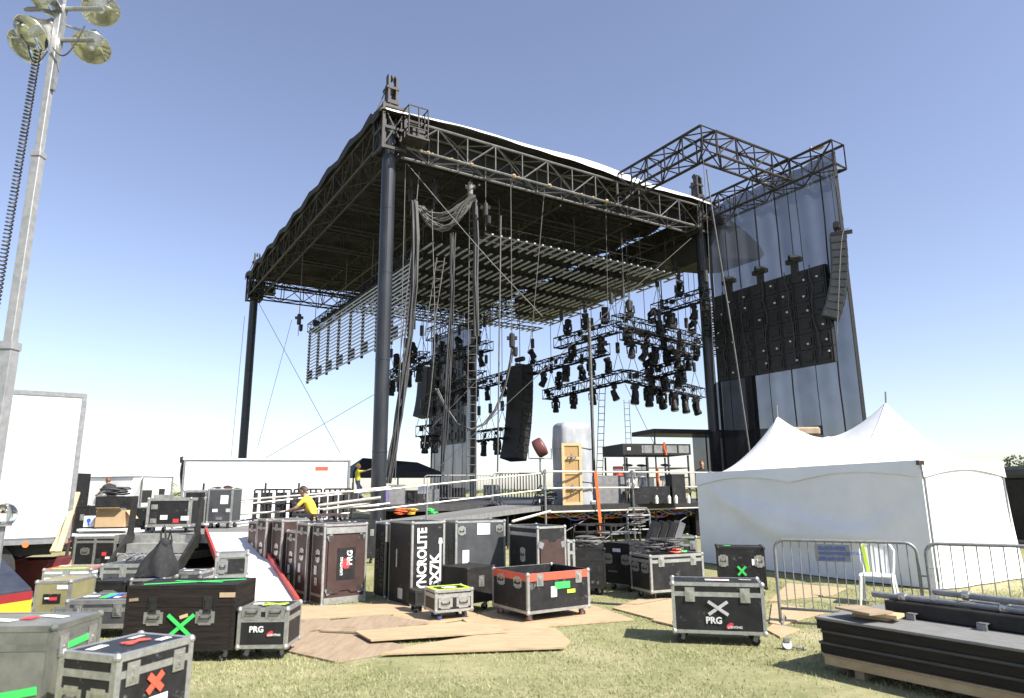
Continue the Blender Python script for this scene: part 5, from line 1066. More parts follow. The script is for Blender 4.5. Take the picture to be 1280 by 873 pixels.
for k in range(4):
    lbs_ = ['long grey scaffold tube lying on the black beam', 'scaffold tube with couplers at the front of the beam', 'upper scaffold tube resting across the others', 'short scaffold tube at the back of the pile']
    t = thing('scaffold_tube', lbs_[k], 'scaffold tube', V3((A.x, A.y, .524 + .14 + .033 + (.075 if k == 2 else 0))) + dv * (.2 + .28 * k) + nv * (.70 + .07 * k - (.04 if k == 2 else 0)), a + R([3, -1.5, -2, 2][k])); ln = [1.9, 1.9, 1.6, 1.1][k]; mb = MB(); mb.tube((0, 0, 0), (ln, 0, 0), .03, 10); mb.tube((-.004, 0, 0), (0.002, 0, 0), .026, 10); mb.build('tube', m_galv, t)
    for x in (.3, ln * .62):
        mb = MB(); mb.lathe([(.031, -.03), (.046, -.03), (.046, .03), (.031, .03)], 10, Matrix.Translation((x, 0, 0)) @ Matrix.Rotation(math.pi / 2, 4, 'Y')); mb.bb((x - .02, .03, -.02), (x + .02, .075, .03)); mb.tube((x, -.03, -.01), (x, -.08, .02), .009, 6); mb.build('coupler', m_dish, t)
for k in range(3):
    t = thing('plywood_offcut', ['topmost plywood offcut on the stack corner', 'golden pine offcut under the plywood on the stack corner', 'lowest dark offcut on the stack corner'][k], 'offcut', V3((A.x, A.y, .524)) + dv * (.12 + .1 * (k == 1) + .05 * k) + nv * (.12 + .06 * k) + V3((0, 0, [.075, .04, .003][k])), a + R([-14, 8, 3][k])); mb = MB(); mb.bb((0, 0, 0), ([.42, .4, .34][k], [.3, .2, .24][k], [.02, .03, .034][k])); mb.build('board', [m_ply2, m_pine, m_ply][k], t)
# ------------------------------------------------------------------ trailer and light tower
tb = atz(84, 673, 1.0); t = thing('semi_trailer', 'white box trailer with grimy side standing behind the light mast', 'trailer', (tb.x, tb.y, 0), R(34)); Lg, Wd, Z1 = 7.0, 2.5, 3.58
mb = MB(); mb.bb((-Lg, 0, 1.0), (0, Wd, Z1)); mb.build('box', mat('grimy_white_panel', (.56, .565, .56), (.40, .41, .41), 2.2, .55, lo=.45, hi=.7, scratch=((.2, .2, .19), 3.5, .62)), t, bevel=.03)
mb = MB(); mb.bb((-Lg, -.012, .92), (.02, Wd, .998)); mb.bb((-Lg, -.014, Z1 - .06), (.02, .05, Z1 + .02)); mb.bb((-.03, -.014, 1.0), (.04, .06, Z1 - .061)); mb.bb((-.03, Wd - .06, 1.0), (.04, Wd + .01, Z1 - .061)); mb.bb((.0, .061, Z1 - .08), (.042, Wd - .061, Z1 + .02)); mb.build('corner_frame', m_galv, t)
mb = MB(); mb.bb((-.002, .07, 1.02), (.02, 1.22, Z1 - .09)); mb.build('door', m_white, t); mb = MB(); mb.bb((-.002, 1.24, 1.02), (.02, Wd - .07, Z1 - .09)); mb.build('door', m_white, t)
for y in (.4, .9, 1.6, 2.1): mb = MB(); mb.tube((.045, y, 1.0), (.045, y, Z1 - .1), .018, 6); mb.build('lock_rod', m_galv, t)
for x in (-1.2, -2.5):
    for y in (.25, 2.25): mb = MB(); mb.lathe([(.3, -.14), (.5, -.12), (.5, .12), (.3, .14)], 20, Matrix.Translation((x, y, .5)) @ Matrix.Rotation(math.pi / 2, 4, 'X')); w_ = mb.build('wheel', m_rub, t); mb = MB(); mb.lathe([(.1, -.15), (.26, -.145), (.26, .145), (.1, .15)], 16, Matrix.Translation((x, y, .5)) @ Matrix.Rotation(math.pi / 2, 4, 'X')); mb.build('rim', m_galv, w_)
mb = MB(); mb.bb((-Lg, .5, .7), (-.2, .6, .918)); mb.bb((-Lg, 1.9, .7), (-.2, 2.0, .918)); mb.tube((-1.2, .3, .5), (-1.2, 2.2, .5), .06, 8); mb.tube((-2.5, .3, .5), (-2.5, 2.2, .5), .06, 8); mb.build('chassis', m_blacksteel, t)
for z, x in ((.8, -.6), (.82, -3)): mb = MB(); mb.lathe([(.05, 0), (.05, .02)], 10, Matrix.Translation((x, -.016, z + .12)) @ Matrix.Rotation(math.pi / 2, 4, 'X')); mb.build('marker_lamp', m_orange, t)
# light tower
TD = 9.5; base = atd(4, 490, TD); base.z = 0; lt = thing('light_tower', 'portable light tower with galvanised mast and navy hood striped red and yellow', 'light tower', base)
z1, z2 = atd(12, 428, TD).z, atd(53, 192, TD).z; zt = atd(72, -40, TD).z
mb = MB(); mb.bb((-.07, -.07, .3), (.07, .07, z1)); mb.bb((-.082, -.082, z1 - .09), (.082, .082, z1)); mb.bb((-.076, .02, .5), (-.071, .05, z1 - .1)); mb.build('mast', m_mast, lt, bevel=.008)
mb = MB(); mb.bb((-.052, -.052, z1), (.052, .052, z2)); mb.bb((-.062, -.062, z2 - .07), (.062, .062, z2)); mb.build('mast', m_mast, lt, bevel=.006)
mb = MB(); mb.bb((-.038, -.038, z2), (.038, .038, zt)); mb.build('mast', m_mast, lt, bevel=.005)
za = atd(70, 60, TD).z; mb = MB(); mb.bb((.04, -.03, za - .6), (.075, .03, za + .6)); mb.tube((-.5, 0, za + .1), (.5, 0, za + .1), .03, 8); mb.tube((-.45, 0, za + .55), (.55, 0, za + .55), .03, 8); mb.build('cross_arm', m_galv, lt)
def flood(px, py, aim, Dd=TD):
    c = atd(px, py, Dd) - base; M = Matrix.Translation(c) @ V3(aim).to_track_quat('Z', 'Y').to_matrix().to_4x4() @ Matrix.Scale(.98, 4)
    mb = MB(); mb.lathe([(.05, -.24), (.09, -.2), (.12, -.12), (.19, -.02), (.225, .05), (.232, .07), (.222, .065), (.18, -.01), (.1, -.11), (.02, -.13)], 24, M); h = mb.build('floodlight', m_chrome, lt, smooth=True)
    mb = MB(); mb.lathe([(.222, .06), (.21, .1), (.12, .135), (.01, .145)], 20, M); mb.build('lens', m_glass, h, smooth=True)
    mb = MB(); mb.lathe([(.03, -.1), (.045, -.02), (.04, .06), (.015, .1)], 12, M); mb.build('bulb', m_white, h, smooth=True)
    mb = MB(); mb.lathe([(.06, -.33), (.065, -.24)], 12, M); mb.tube(c + V3((0, 0, .16)), V3((0, 0, c.z + .16)), .016, 6); mb.build('bracket', m_galv, h)
flood(44, 40, (-.25, -.5, -.75)); flood(60, -2, (-.3, -.3, -.8)); flood(115, 57, (.25, -.45, -.85)); flood(125, 10, (.45, -.3, -.85)); flood(36, 56, (-.2, -.5, -.8), 9.9)
cp = []
for i in range(2400):
    f = i / 2399; z = za - .1 - (za - .7) * f; a = i * .36; cp.append(V3((-.13 - .05 * f + .035 * math.cos(a), -.1 + .035 * math.sin(a), z)))
mb = MB(); mb.path(cp, .010, 4); mb.build('coiled_cable', m_cabled, lt)
mb = MB(); mb.path([V3((-.03 - .3 * i / 12, -.07, za - .1 - .28 * math.sin(math.pi * i / 12) + .25 * i / 12)) for i in range(13)], .009, 5); mb.build('lamp_cable', m_cabled, lt)
mb = MB(); mb.path([V3((.03 + .36 * i / 12, -.07, za - .05 - .25 * math.sin(math.pi * i / 12) + .3 * i / 12)) for i in range(13)], .009, 5); mb.build('lamp_cable', m_cabled, lt)
hc = atz(41, 735, .78) - base; hz = hc.z
prf = [(0, .25), (0, hz), (.75, hz + .42), (1.3, hz + .42), (1.3, .25)]
HM = Matrix.Translation((hc.x, hc.y, 0)) @ Matrix.Rotation(R(70), 4, 'Z')
mb = MB(); mb.T = HM; n = 5
vs = [(x, y, z) for x in (-2.2, 0) for y, z in prf]; mb.add(vs, [tuple(range(n)), tuple(range(2 * n - 1, n - 1, -1))] + [(i, n + i, n + (i + 1) % n, (i + 1) % n) for i in range(n)]); mb.build('hood', m_navy, lt, bevel=.015)
mb = MB(); mb.T = HM; mb.bb((-2.2, -.006, hz - .12), (.004, .5, hz - .03)); mb.build('red_stripe', m_darkred, lt); mb = MB(); mb.T = HM; mb.bb((-2.2, -.007, hz - .30), (.005, .5, hz - .122)); mb.build('yellow_stripe', m_yellow, lt)
sl_ = math.atan2(.42, .75)
for (x, f) in ((-.42, .15), (-.36, .3), (-.55, .12)): mb = MB(); mb.T = HM; mb.box((x, .75 * f, hz + .42 * f + .004), (.09, .05, .006), Matrix.Rotation(sl_, 3, 'X')); mb.build('paper_sticker', m_paper, lt)
mb = MB(); mb.T = HM; mb.bb((-2.3, .1, .15), (.9, 1.2, .245)); mb.build('chassis', m_blacksteel, lt)
for y in (.05, 1.25): mb = MB(); mb.T = HM; mb.lathe([(.16, -.1), (.28, -.09), (.28, .09), (.16, .1)], 18, Matrix.Translation((-1.2, y, .28)) @ Matrix.Rotation(math.pi / 2, 4, 'X')); mb.build('wheel', m_rub, lt)
p = atd(4, 655, 8.2); t = thing('globe_lamp', 'small round glass lamp fixed near the mast foot', 'lamp', p); mb = MB(); mb.ball((0, 0, .08), .11, 16, 10); mb.build('globe', m_glass, t, smooth=True); mb = MB(); mb.lathe([(.07, -.02), (.07, .03)], 10); mb.tube((0, 0, -p.z + .0), (0, 0, 0), .025, 6); mb.build('stem', m_galv, t)
# ------------------------------------------------------------------ maroon bin, planks, pole
p = atz(42, 737, 0); t = thing('wheeled_bin', 'maroon plastic bin with its lid askew in front of the trailer', 'bin', p, R(3)); mb = MB(); W2, D2, H2 = .42, .4, .56
mb.add([(-W2 * .85, -D2 * .8, .02), (W2 * .85, -D2 * .8, .02), (W2 * .85, D2 * .8, .02), (-W2 * .85, D2 * .8, .02), (-W2, -D2, H2), (W2, -D2, H2), (W2, D2, H2), (-W2, D2, H2), (-W2 * .94, -D2 * .94, H2), (W2 * .94, -D2 * .94, H2), (W2 * .94, D2 * .94, H2), (-W2 * .94, D2 * .94, H2), (-W2 * .8, -D2 * .75, .06), (W2 * .8, -D2 * .75, .06), (W2 * .8, D2 * .75, .06), (-W2 * .8, D2 * .75, .06)],
       [(3, 2, 1, 0), (0, 1, 5, 4), (1, 2, 6, 5), (2, 3, 7, 6), (3, 0, 4, 7), (4, 5, 9, 8), (5, 6, 10, 9), (6, 7, 11, 10), (7, 4, 8, 11), (8, 9, 13, 12), (9, 10, 14, 13), (10, 11, 15, 14), (11, 8, 12, 15), (12, 13, 14, 15)]); mb.build('tub', m_bin, t)
mb = MB(); mb.box((0, 0, H2 - .03), (W2 * 2.1, .03, .06)) if False else mb.bb((-W2 - .03, -D2 - .03, H2 - .06), (W2 + .03, -D2 - .001, H2 + .01)); mb.build('rim', m_bin, t)
mb = MB(); mb.box((-.05, .1, H2 + .13), (.8, .8, .04), Matrix.Rotation(R(-16), 3, 'Y') @ Matrix.Rotation(R(8), 3, 'X')); mb.build('lid', m_bin, t)
for k, (a_, b_, lb) in enumerate([((73, 690), (97, 616), 'raw timber plank leaning steeply beside the trailer'), ((66, 690), (90, 640), 'shorter raw timber plank leaning beside the trailer')]):
    q0 = aty(*a_, 12.2); q1 = aty(*b_, 12.9); q0.z = max(q0.z, .03); mb = MB(); mb.bar(q0, q1, .09, .04); single(mb, 'timber_plank', m_pine, lb, 'plank', q0)
q0 = atz(79, 722, 0); mb = MB(); mb.tube(q0, q0 + V3((.03, .05, 1.45)), .035, 8); single(mb, 'rusty_pole', m_brown, 'thin brown pole standing upright in front of the trailer end', 'pole', q0)
# ------------------------------------------------------------------ white container tents
def box_tent(label, fl_, fr_, Y, top, zt=None, d=4.0, z0=0, dark=False):
    a_ = aty(fl_, top, Y); b_ = aty(fr_, top + .5, Y + 1.5); h = a_.z; an = math.atan2(b_.y - a_.y, b_.x - a_.x); w = (V3((b_.x, b_.y, 0)) - V3((a_.x, a_.y, 0))).length
    t = thing('white_container', label, 'container', (a_.x, a_.y, 0), an); mb = MB(); mb.bb((0, 0, .3), (w, d, h - .06)); mb.build('wall', m_vinyl, t, bevel=.03)
    mb = MB(); mb.bb((-.05, -.05, h - .058), (w + .05, d + .05, h)); mb.build('roof', m_white, t, bevel=.02); mb = MB(); mb.bb((.1, .1, 0), (w - .1, d - .1, .298)); mb.build('base', m_blacksteel, t)
    for x in (.02, w - .02): mb = MB(); mb.bar((x, -.02, .3), (x, -.02, h - .06), .06, .04, (0, 1, 0)); mb.build('corner_post', m_galv, t)
    return t, w, h
t, w, h = box_tent('long bright white container behind the loading platform', 231, 438, 20.5, 573); mb = MB(); mb.bb((w * .78, -.008, h - .36), (w * .86, -.002, h - .24)); mb.build('red_mark', m_redtape, t)
mb = MB(); mb.grid(lambda a, c: V3((-.06 - .05 * math.sin(c * 9), 3.6 * a, h - .05 - 2.0 * c)), 6, 10); mb.build('end_flap', m_vinyl, t)
mb = MB(); mb.path([(-.08, 0, h), (-.2, 1, h - .06), (-.2, 2, h - .02), (-.15, 3.5, h - .04)], .06, 5); mb.build('rolled_edge', m_dkcloth, t)
t, w, h = box_tent('small white container with dark openings beyond the loading platform', 178, 216, 26, 594, d=3)
mb = MB(); mb.bb((.05, -.02, h - 1.0), (.55, -.004, h - .55)); mb.bb((.9, -.02, h - 1.0), (1.2, -.004, h - .5)); mb.build('opening', m_rub, t)
mb = MB(); mb.grid(lambda a, c: V3((.0 - 1.0 * c, -.05 + .4 * a, h - .05 - 1.9 * c)), 3, 6); mb.build('guy_flap', m_vinyl, t)
# black frames before the long container
for k, (a_, b_) in enumerate([((316, 650), (362, 650)), ((366, 650), (400, 650)), ((404, 650), (437, 650))]):
    q0 = aty(*a_, 19.4); q1 = aty(*b_, 19.7); q0.z = q1.z = .95; d_ = q1 - q0; t = thing('steel_frame_rack', ['black barred frame standing against the white container, nearest the grey case', 'black barred frame behind the seated man', 'black barred frame between the seated man and the thick tower'][k], 'frame rack', q0, math.atan2(d_.y, d_.x)); mb = MB(); w = d_.length; hh = .88
    for z in (.03, hh): mb.bar((0, 0, z), (w, 0, z), .05, .05)
    for i in range(6): x = w * i / 5; mb.bar((x, 0, .03), (x, 0, hh), .05, .05, (0, 1, 0)); mb.bb((x - .02, .03, .1), (x + .09 * (i % 2 + 1), .06, hh - .08))
    mb.tube((0, -.03, .5), (w, -.03, .5), .02, 5); mb.build('bars', m_blacksteel, t)
lg = thing('platform_handrail', 'pale pipe handrail rising across the front of the black barred frames', 'handrail', atz(250, 650, .95)); L = lg.location.copy()
for (a_, b_) in (((252, 629), (470, 612)), ((248, 646), (474, 632))): mb = MB(); mb.tube(aty(*a_, 17.6) - L, aty(*b_, 19.2) - L, .03, 6); mb.build('rail', m_rail, lg)
for x in (252, 330, 372, 440): q = aty(x, 640, 17.6 + 1.6 * (x - 250) / 220); mb = MB(); mb.tube(V3((q.x, q.y, .4)) - L, V3((q.x, q.y, 2.0)) - L, .028, 6); mb.build('post', m_blacksteel, lg)
for k in range(2):
    a_, b_ = [((398, 632), (476, 622)), ((404, 637), (462, 629))][k]; q0 = aty(*a_, 16.6); q1 = aty(*b_, 17); mb = MB(); mb.tube(q0, q1, .036, 8); single(mb, 'loose_pipe', m_rail, ['upper thick white pipe resting near the seated man', 'lower thick white pipe resting near the seated man'][k], 'pipe', q0)
# ------------------------------------------------------------------ things on the deck
DZ = 1.252
p = atz(717, 627, DZ); p = aty(717, 628, 24.2); p.z = DZ
t = thing('wrapped_tower', 'tall equipment tower wrapped in grey plastic sheet on the stage deck', 'wrapped tower', p, R(28)); mb = MB()
def wr(a, c):
    th = a * 2 * math.pi; sq = 1 / max(abs(math.cos(th)), abs(math.sin(th))); rr = min(sq, 1.22); wv = 1 + .03 * math.sin(5 * th + 4 * c) + .015 * math.sin(13 * th + 9 * c) + .01 * math.sin(29 * th - 7 * c + 2 * math.sin(11 * c)); cap = 1 - .22 * max(0, (c - .88) / .12) ** 2; return V3((.62 * rr * math.cos(th) * (1 + (wv - 1) * min(1, (1.02 - c) / .2)) * cap, .42 * rr * math.sin(th) * (1 + (wv - 1) * min(1, (1.02 - c) / .2)) * cap, 2.9 * c - .12 * max(0, (c - .88) / .12) ** 2 + .012 * math.sin(5 * th) * c))
mb.grid(wr, 60, 24); mb.add([wr(i / 30, 1) for i in range(30)], [tuple(range(30))]); mb.build('plastic_sheet', m_tarp, t, smooth=True)
for z in (.75, 1.9): mb = MB(); mb.path([V3((.02, 0, 0)) + V3((wr(i / 40, z / 2.9).x * 1.015, wr(i / 40, z / 2.9).y * 1.015, z + .03 * math.sin(i * .5))) for i in range(40)], .016, 4, True); mb.build('tie_rope', m_cabled, t)
mb = MB()
for x in (-.5, .5): mb.bb((x - .08, -.5, 0.0), (x + .08, -.4, .12))
mb.build('feet', m_paper, t)
p = aty(716, 630, 23.2); p.z = DZ; t = thing('scenery_flat', 'golden wooden framed panel with two handles leaning on the wrapped tower', 'wooden panel', p, R(8)); mb = MB(); w, h = .68, 2.03
mb.bb((-w / 2, 0, 0), (w / 2, .02, h)); mb.build('board', m_wood, t); mb = MB()
for x in (-1, 1): mb.bb((x * w / 2 - x * .09, -.03, 0), (x * w / 2, -.001, h))
for z in (.0, .5, 1.0, 1.48, h - .09): mb.bb((-w / 2 + .085, -.029, z), (w / 2 - .085, -.001, z + .09))
mb.build('frame', m_pine, t)
for z in (.55, 1.55): mb = MB(); mb.path([(-.14, -.031, z), (-.14, -.09, z + .02), (.14, -.09, z + .02), (.14, -.031, z)], .02, 6); mb.tube((0, -.06, z - .1), (0, -.06, z + .12), .02, 6); mb.build('handle', m_galv, t)
p = aty(676, 628, 23.8); p.z = DZ; t = thing('follow_spot', 'round faded red drum lamp on a thin stand on deck', 'lamp', p, R(20)); mb = MB(); mb.lathe([(.16, -.2), (.3, -.17), (.33, -.1), (.33, .1), (.3, .17), (.12, .2)], 18, Matrix.Translation((0, 0, 1.92)) @ Matrix.Rotation(R(60), 4, 'Y') @ Matrix.Rotation(R(20), 4, 'X')); mb.build('drum', m_darkred2, t, smooth=True)
mb = MB(); mb.tube((0, 0, .6), (0, 0, 1.55), .03, 6); mb.path([(-.42, 0, 1.9), (-.42, 0, 1.55), (.42, 0, 1.55), (.42, 0, 1.9)], .02, 5)
for k in range(3): mb.tube((0, 0, .7), (.4 * math.cos(k * 2.1), .4 * math.sin(k * 2.1), 0), .02, 5)
mb.build('stand', m_galv, t)
p = aty(684, 628, 23.4); p.z = DZ; coil(p + V3((0, .2, 0)), 9, .4, m_cabled, 'heap of black cable at the foot of the red drum lamp', seed=21, hgt=.5, r=.025)
p = aty(760, 628, 26); p.z = DZ; t = case('plain grey box beside the wrapped tower on deck', p, R(15), 1.15, .8, .98, body=m_clutter, lid=0, latches=0, casters=False, edge=m_clutter, corner=False, name='grey_box', cat='box')
p = aty(777, 606, 25); p = V3((p.x, p.y, DZ + .98 + .0)); t = thing('warning_lamp', 'red and white striped drum standing on the grey box', 'drum', V3((aty(776, 600, 26.2).x - .1, 26.1, DZ + .99))); mb = MB(); mb.lathe([(.2, 0), (.2, .12)], 12); mb.lathe([(.2, .24), (.2, .34)], 12); mb.build('red_band', m_redtape, t); mb = MB(); mb.lathe([(.198, .121), (.198, .239)], 12); mb.build('white_band', m_white, t)
# riser with roof
ra = aty(782, 622, 25.5); t = thing('backline_riser', 'black steel riser with a boxed roof and orange straps on deck', 'riser', V3((ra.x, ra.y, DZ)), R(14)); W3, D3 = 2.65, 2.0
mb = MB(); mb.bb((0, 0, .32), (W3, D3, .42)); mb.build('platform', m_blackdeck, t)
mb = MB()
for x in (.04, .95, 1.8, W3 - .04):
    for y in (.04, D3 - .04): mb.bar((x, y, 0), (x, y, 1.72), .055, .055, (0, 1, 0))
for z in (.9, 1.25): mb.bar((0, .04, z), (W3, .04, z), .03, .04); mb.bar((W3 - .04, 0, z), (W3 - .04, D3, z), .03, .04)
mb.build('frame', m_blacksteel, t); mb = MB(); mb.bb((-.05, -.05, 1.74), (W3 + .05, D3, 2.14)); mb.build('roof_box', m_black2, t)
mb = MB()
for k in range(4): mb.bb((.7 + .5 * k, -.058, 1.8), (1.12 + .5 * k, -.052, 2.08))
mb.build('grille_panel', m_clutter, t); mb = MB(); mb.bb((.12, -.056, 1.9), (.26, -.052, 2.0)); mb.build('paper_label', m_paper, t)
for x, y0, z0, z1 in ((1.62, -.065, 1.72, 2.2), (1.3, -.06, .35, 1.25)): mb = MB(); mb.path([(x, y0, z1), (x - .03, y0 - .02, (z0 + z1) / 2), (x + .05, y0, z0)], .045, 4); mb.build('orange_strap', m_orange, t)
case('long black flight case lying on deck before the boxed riser', V3((ra.x + .75, ra.y - .7, DZ)), R(10), 1.3, .5, .58, casters=False, lid=.0, latches=0, edge=m_black2, corner=False)
case('black speaker cabinet on end on deck beneath the orange strap', V3((ra.x + 1.72, ra.y - .5, DZ)), R(14), .5, .5, 1.0, casters=False, lid=0, latches=0, edge=m_black2, corner=False, name='speaker_box', cat='speaker')
for k in range(4):
    mb = MB(); mb.lathe([(.05, 0), (.06, .2), (.03, .25), (.03, .28)], 8); o = mb.build('water_bottle', m_paper); o.location = V3((ra.x + .9 + .35 * k + .1 * (k % 2), ra.y - 1.1 + .05 * k, DZ)); tag(o, ['white bottle standing on the deck lip below the long black case', 'second white bottle on the deck lip below the speaker cabinet', 'third white bottle standing along the deck lip', 'white bottle standing farthest along the deck lip'][k], 'bottle')
# drum kit under the riser roof
def drum(label, p, r, h, tilt=0, m=m_white):
    t = thing('drum', label, 'drum', p); M = Matrix.Rotation(tilt, 4, 'X'); mb = MB(); mb.lathe([(r, 0), (r, h)], 18, M); mb.build('shell', m, t); mb = MB(); mb.lathe([(r + .012, h - .03), (r + .012, h + .004)], 18, M); mb.build('hoop', m_galv, t)
    mb = MB()
    if p.z > DZ + .5:
        for k in range(3): mb.tube((r * .7 * math.cos(k * 2.1), r * .7 * math.sin(k * 2.1), 0), (r * 1.1 * math.cos(k * 2.1), r * 1.1 * math.sin(k * 2.1), DZ + .42 - p.z), .015, 5)
        mb.build('stand_legs', m_galv, t)
RM = Matrix.Translation((ra.x, ra.y, DZ)) @ Matrix.Rotation(R(14), 4, 'Z')
for lb, q, r, h in (('white floor drum under the boxed riser roof', (.5, .8, .72), .24, .4), ('white tom drum under the middle of the riser roof', (.95, .7, .95), .2, .26), ('white snare drum under the far side of the riser roof', (2.0, .8, .8), .2, .18), ('large white bass drum under the riser roof', (1.35, 1.1, .43), .3, .5)): drum(lb, RM @ V3(q), r, h)
for k, q in enumerate([(.35, .5), (1.1, .9), (1.9, .5)]):
    t = thing('cymbal_stand', ['cymbal stand at the near corner of the riser', 'cymbal stand in the middle of the riser', 'cymbal stand at the far side of the riser'][k], 'cymbal stand', RM @ V3((*q, .42))); mb = MB(); mb.tube((0, 0, .25), (0, 0, .95), .014, 5)
    for j in range(3): mb.tube((0, 0, .35), (.22 * math.cos(j * 2.1), .22 * math.sin(j * 2.1), 0), .012, 5)
    mb.build('stand', m_galv, t); mb = MB(); mb.lathe([(.2, 0), (.05, .02), (.02, .035)], 16, Matrix.Translation((0, 0, .95)) @ Matrix.Rotation(.3, 4, 'X')); mb.build('cymbal', m_dish, t)
# keyboard rack, second flat awning and mesh wall behind the tent
q0 = aty(817, 536, 30.5); q1 = aty(945, 541, 32.0); t = thing('black_awning', 'flat black awning on thin posts between riser and scrim', 'awning', V3((q0.x, q0.y, DZ)), math.atan2(q1.y - q0.y, q1.x - q0.x)); w = (q1 - q0).length; h = q0.z - DZ; mb = MB(); mb.bb((0, 0, h - .2), (w, 2.2, h)); mb.build('roof', m_black2, t); 
for x in (.05, w * .5, w - .05): mb = MB(); mb.bar((x, .05, 0), (x, .05, h - .2), .05, .05, (0, 1, 0)); mb.build('post', m_blacksteel, t)
q0 = aty(866, 560, 28.5); q1 = aty(1030, 560, 25.5); mb = MB(); mb.grid(lambda a, c: V3((q0.x + (q1.x - q0.x) * a, q0.y + (q1.y - q0.y) * a + .06 * math.sin(a * 30), .8 + 3.2 * c)), 40, 4); single(mb, 'mesh_screen_wall', m_mesh, 'black mesh wall rising behind the tent below the tall scrim', 'mesh wall', V3((q0.x, q0.y, .8)))
q = aty(1003, 539, 23.5); t = thing('folded_tarpaulin', 'tan bundle showing behind the dip of the tent roof', 'bundle', q); mb = MB(); mb.bb((-.5, -.3, -.16), (.5, .3, .12)); mb.build('bundle', m_ply2, t, bevel=.06); mb = MB(); mb.bb((-.55, -.35, -q.z), (.55, .35, -.165)); mb.build('stand', m_blacksteel, t)
# dark canopy behind the thick tower
q0 = aty(441, 590, 34); q1 = aty(552, 590, 36); t = thing('dark_canopy', 'black pitched canopy on thin legs beyond the thick tower', 'canopy', V3((q0.x, q0.y, 0)), math.atan2(q1.y - q0.y, q1.x - q0.x)); w = (q1 - q0).length; h = q0.z
mb = MB(); mb.add([(0, 0, h - .25), (w, 0, h - .25), (w, 3, h - .25), (0, 3, h - .25), (0, 0, h), (w, 0, h), (w, 3, h), (0, 3, h), (w * .18, 1.5, h + .75), (w * .82, 1.5, h + .55)], [(3, 2, 1, 0), (0, 1, 5, 4), (1, 2, 6, 5), (2, 3, 7, 6), (3, 0, 4, 7), (4, 5, 9, 8), (5, 6, 9), (6, 7, 8, 9), (7, 4, 8)]); mb.build('roof', m_black2, t)
for x in (.05, w / 2, w - .05): mb = MB(); mb.bar((x, .05, 0), (x, .05, h - .25), .06, .06, (0, 1, 0)); mb.build('leg', m_blacksteel, t)
# clutter on the deck beyond the thick tower
rnd = random.Random(5)
names = ['grey electrical box', 'dark crate', 'dark amplifier', 'pale tub', 'black case', 'grey monitor box', 'purple cloth-covered box', 'white carton', 'dark flight trunk', 'pale case']
mats_ = [m_clutter, m_black, m_black2, m_clutter, m_black, m_gunmetal, mat('purple_cloth', (.16, .12, .35), (.2, .16, .4), 5, .8), m_paper, m_black2, m_greylam]
for k in range(10):
    px = 496 + 15 * k if k < 5 else 446 + (k - 5) * 42; Y = 27 + 2 * (k % 3) if k < 5 else 33 + 2 * (k % 2); q = aty(px, 616, Y); z = DZ
    case(names[k] + [' nearest the thick tower foot', ' beyond the tower foot', ' under the dark canopy', ' behind the deck barrier', ' at the deck barrier end', ' before the white container corner', ' past the hi-vis worker', ' beyond the cable loom foot', ' below the far scrim', ' behind the stacked barriers'][k], V3((q.x, q.y, z if k < 5 else z)), R(rnd.uniform(-20, 30)), rnd.uniform(.4, .7), rnd.uniform(.35, .5), rnd.uniform(.3, .75), body=mats_[k], edge=mats_[k], lid=0, latches=0, casters=False, corner=False, name='equipment_box', cat='box')
for k, (mm, px, lb) in enumerate([(m_orange, 500, 'orange cable coil at the thick tower foot'), (m_yellow, 513, 'yellow cable coil beside the ramp top'), (m_cabled, 505, 'black cable heap beside the ramp top'), (m_redtape, 490, 'red cable coil at the ramp side'), (m_green, 519, 'green cable coil at the barrier foot')]):
    q = aty(px, 628, 22.6); q.z = 1.0; q += V3((.12 * k, .1 * k, 0)); coil(q, 5, .19, mm, lb, seed=30 + k, hgt=.2, r=.016)
# ------------------------------------------------------------------ far background
case_n = 0
q = atd(1272, 640, 26); t = thing('generator_trailer', 'tall dark generator box standing beyond the tent end', 'generator', V3((q.x + .9, q.y, 0)), R(10)); h = atd(1272, 598, 26).z; mb = MB(); mb.bb((-1.2, -1, .2), (3, 1.2, h)); mb.build('housing', m_black2, t, bevel=.04); mb = MB(); mb.bb((-1.3, -.8, h + .003), (2.8, 1.0, h + .35)); mb.build('roof_cover', m_gunmetal, t, bevel=.1)
mb = MB()
for k in range(8): mb.bb((-1.1 + .3 * k, -1.02, .5), (-.95 + .3 * k, -1.002, h - .3))
mb.build('louvre_panel', m_rub, t)
def leafball(mb, c, r, n, rnd, s=.16):
    for i in range(n):
        while True:
            v = V3((rnd.uniform(-1, 1), rnd.uniform(-1, 1), rnd.uniform(-1, 1)))
            if v.length < 1: break
        p = V3(c) + V3((v.x * r[0], v.y * r[1], v.z * r[2])); a = V3((rnd.gauss(0, 1), rnd.gauss(0, 1), rnd.gauss(0, 1))).normalized(); b_ = a.orthogonal().normalized() * s; c_ = a.cross(b_).normalized() * s * .6; mb.add([p - b_, p + c_, p + b_, p - c_], [(0, 1, 2, 3)])
rnd = random.Random(8); q = atd(1281, 600, 60); t = thing('tree', 'green tree rising beyond the generator box at the picture edge', 'tree', V3((q.x, q.y, 0))); mb = MB(); mb.path([(0, 0, 0), (.1, 0, 1), (0, .1, 2)], [.2, .15, .08], 7); mb.build('trunk', m_trunk, t); mb = MB()
for k in range(9): leafball(mb, (rnd.uniform(-1.1, 1.1), rnd.uniform(-1, 1), 2.2 + rnd.uniform(-.5, 1.2)), (.8, .8, .6), 130, rnd, .13)
mb.build('crown', m_green_leaf, t)
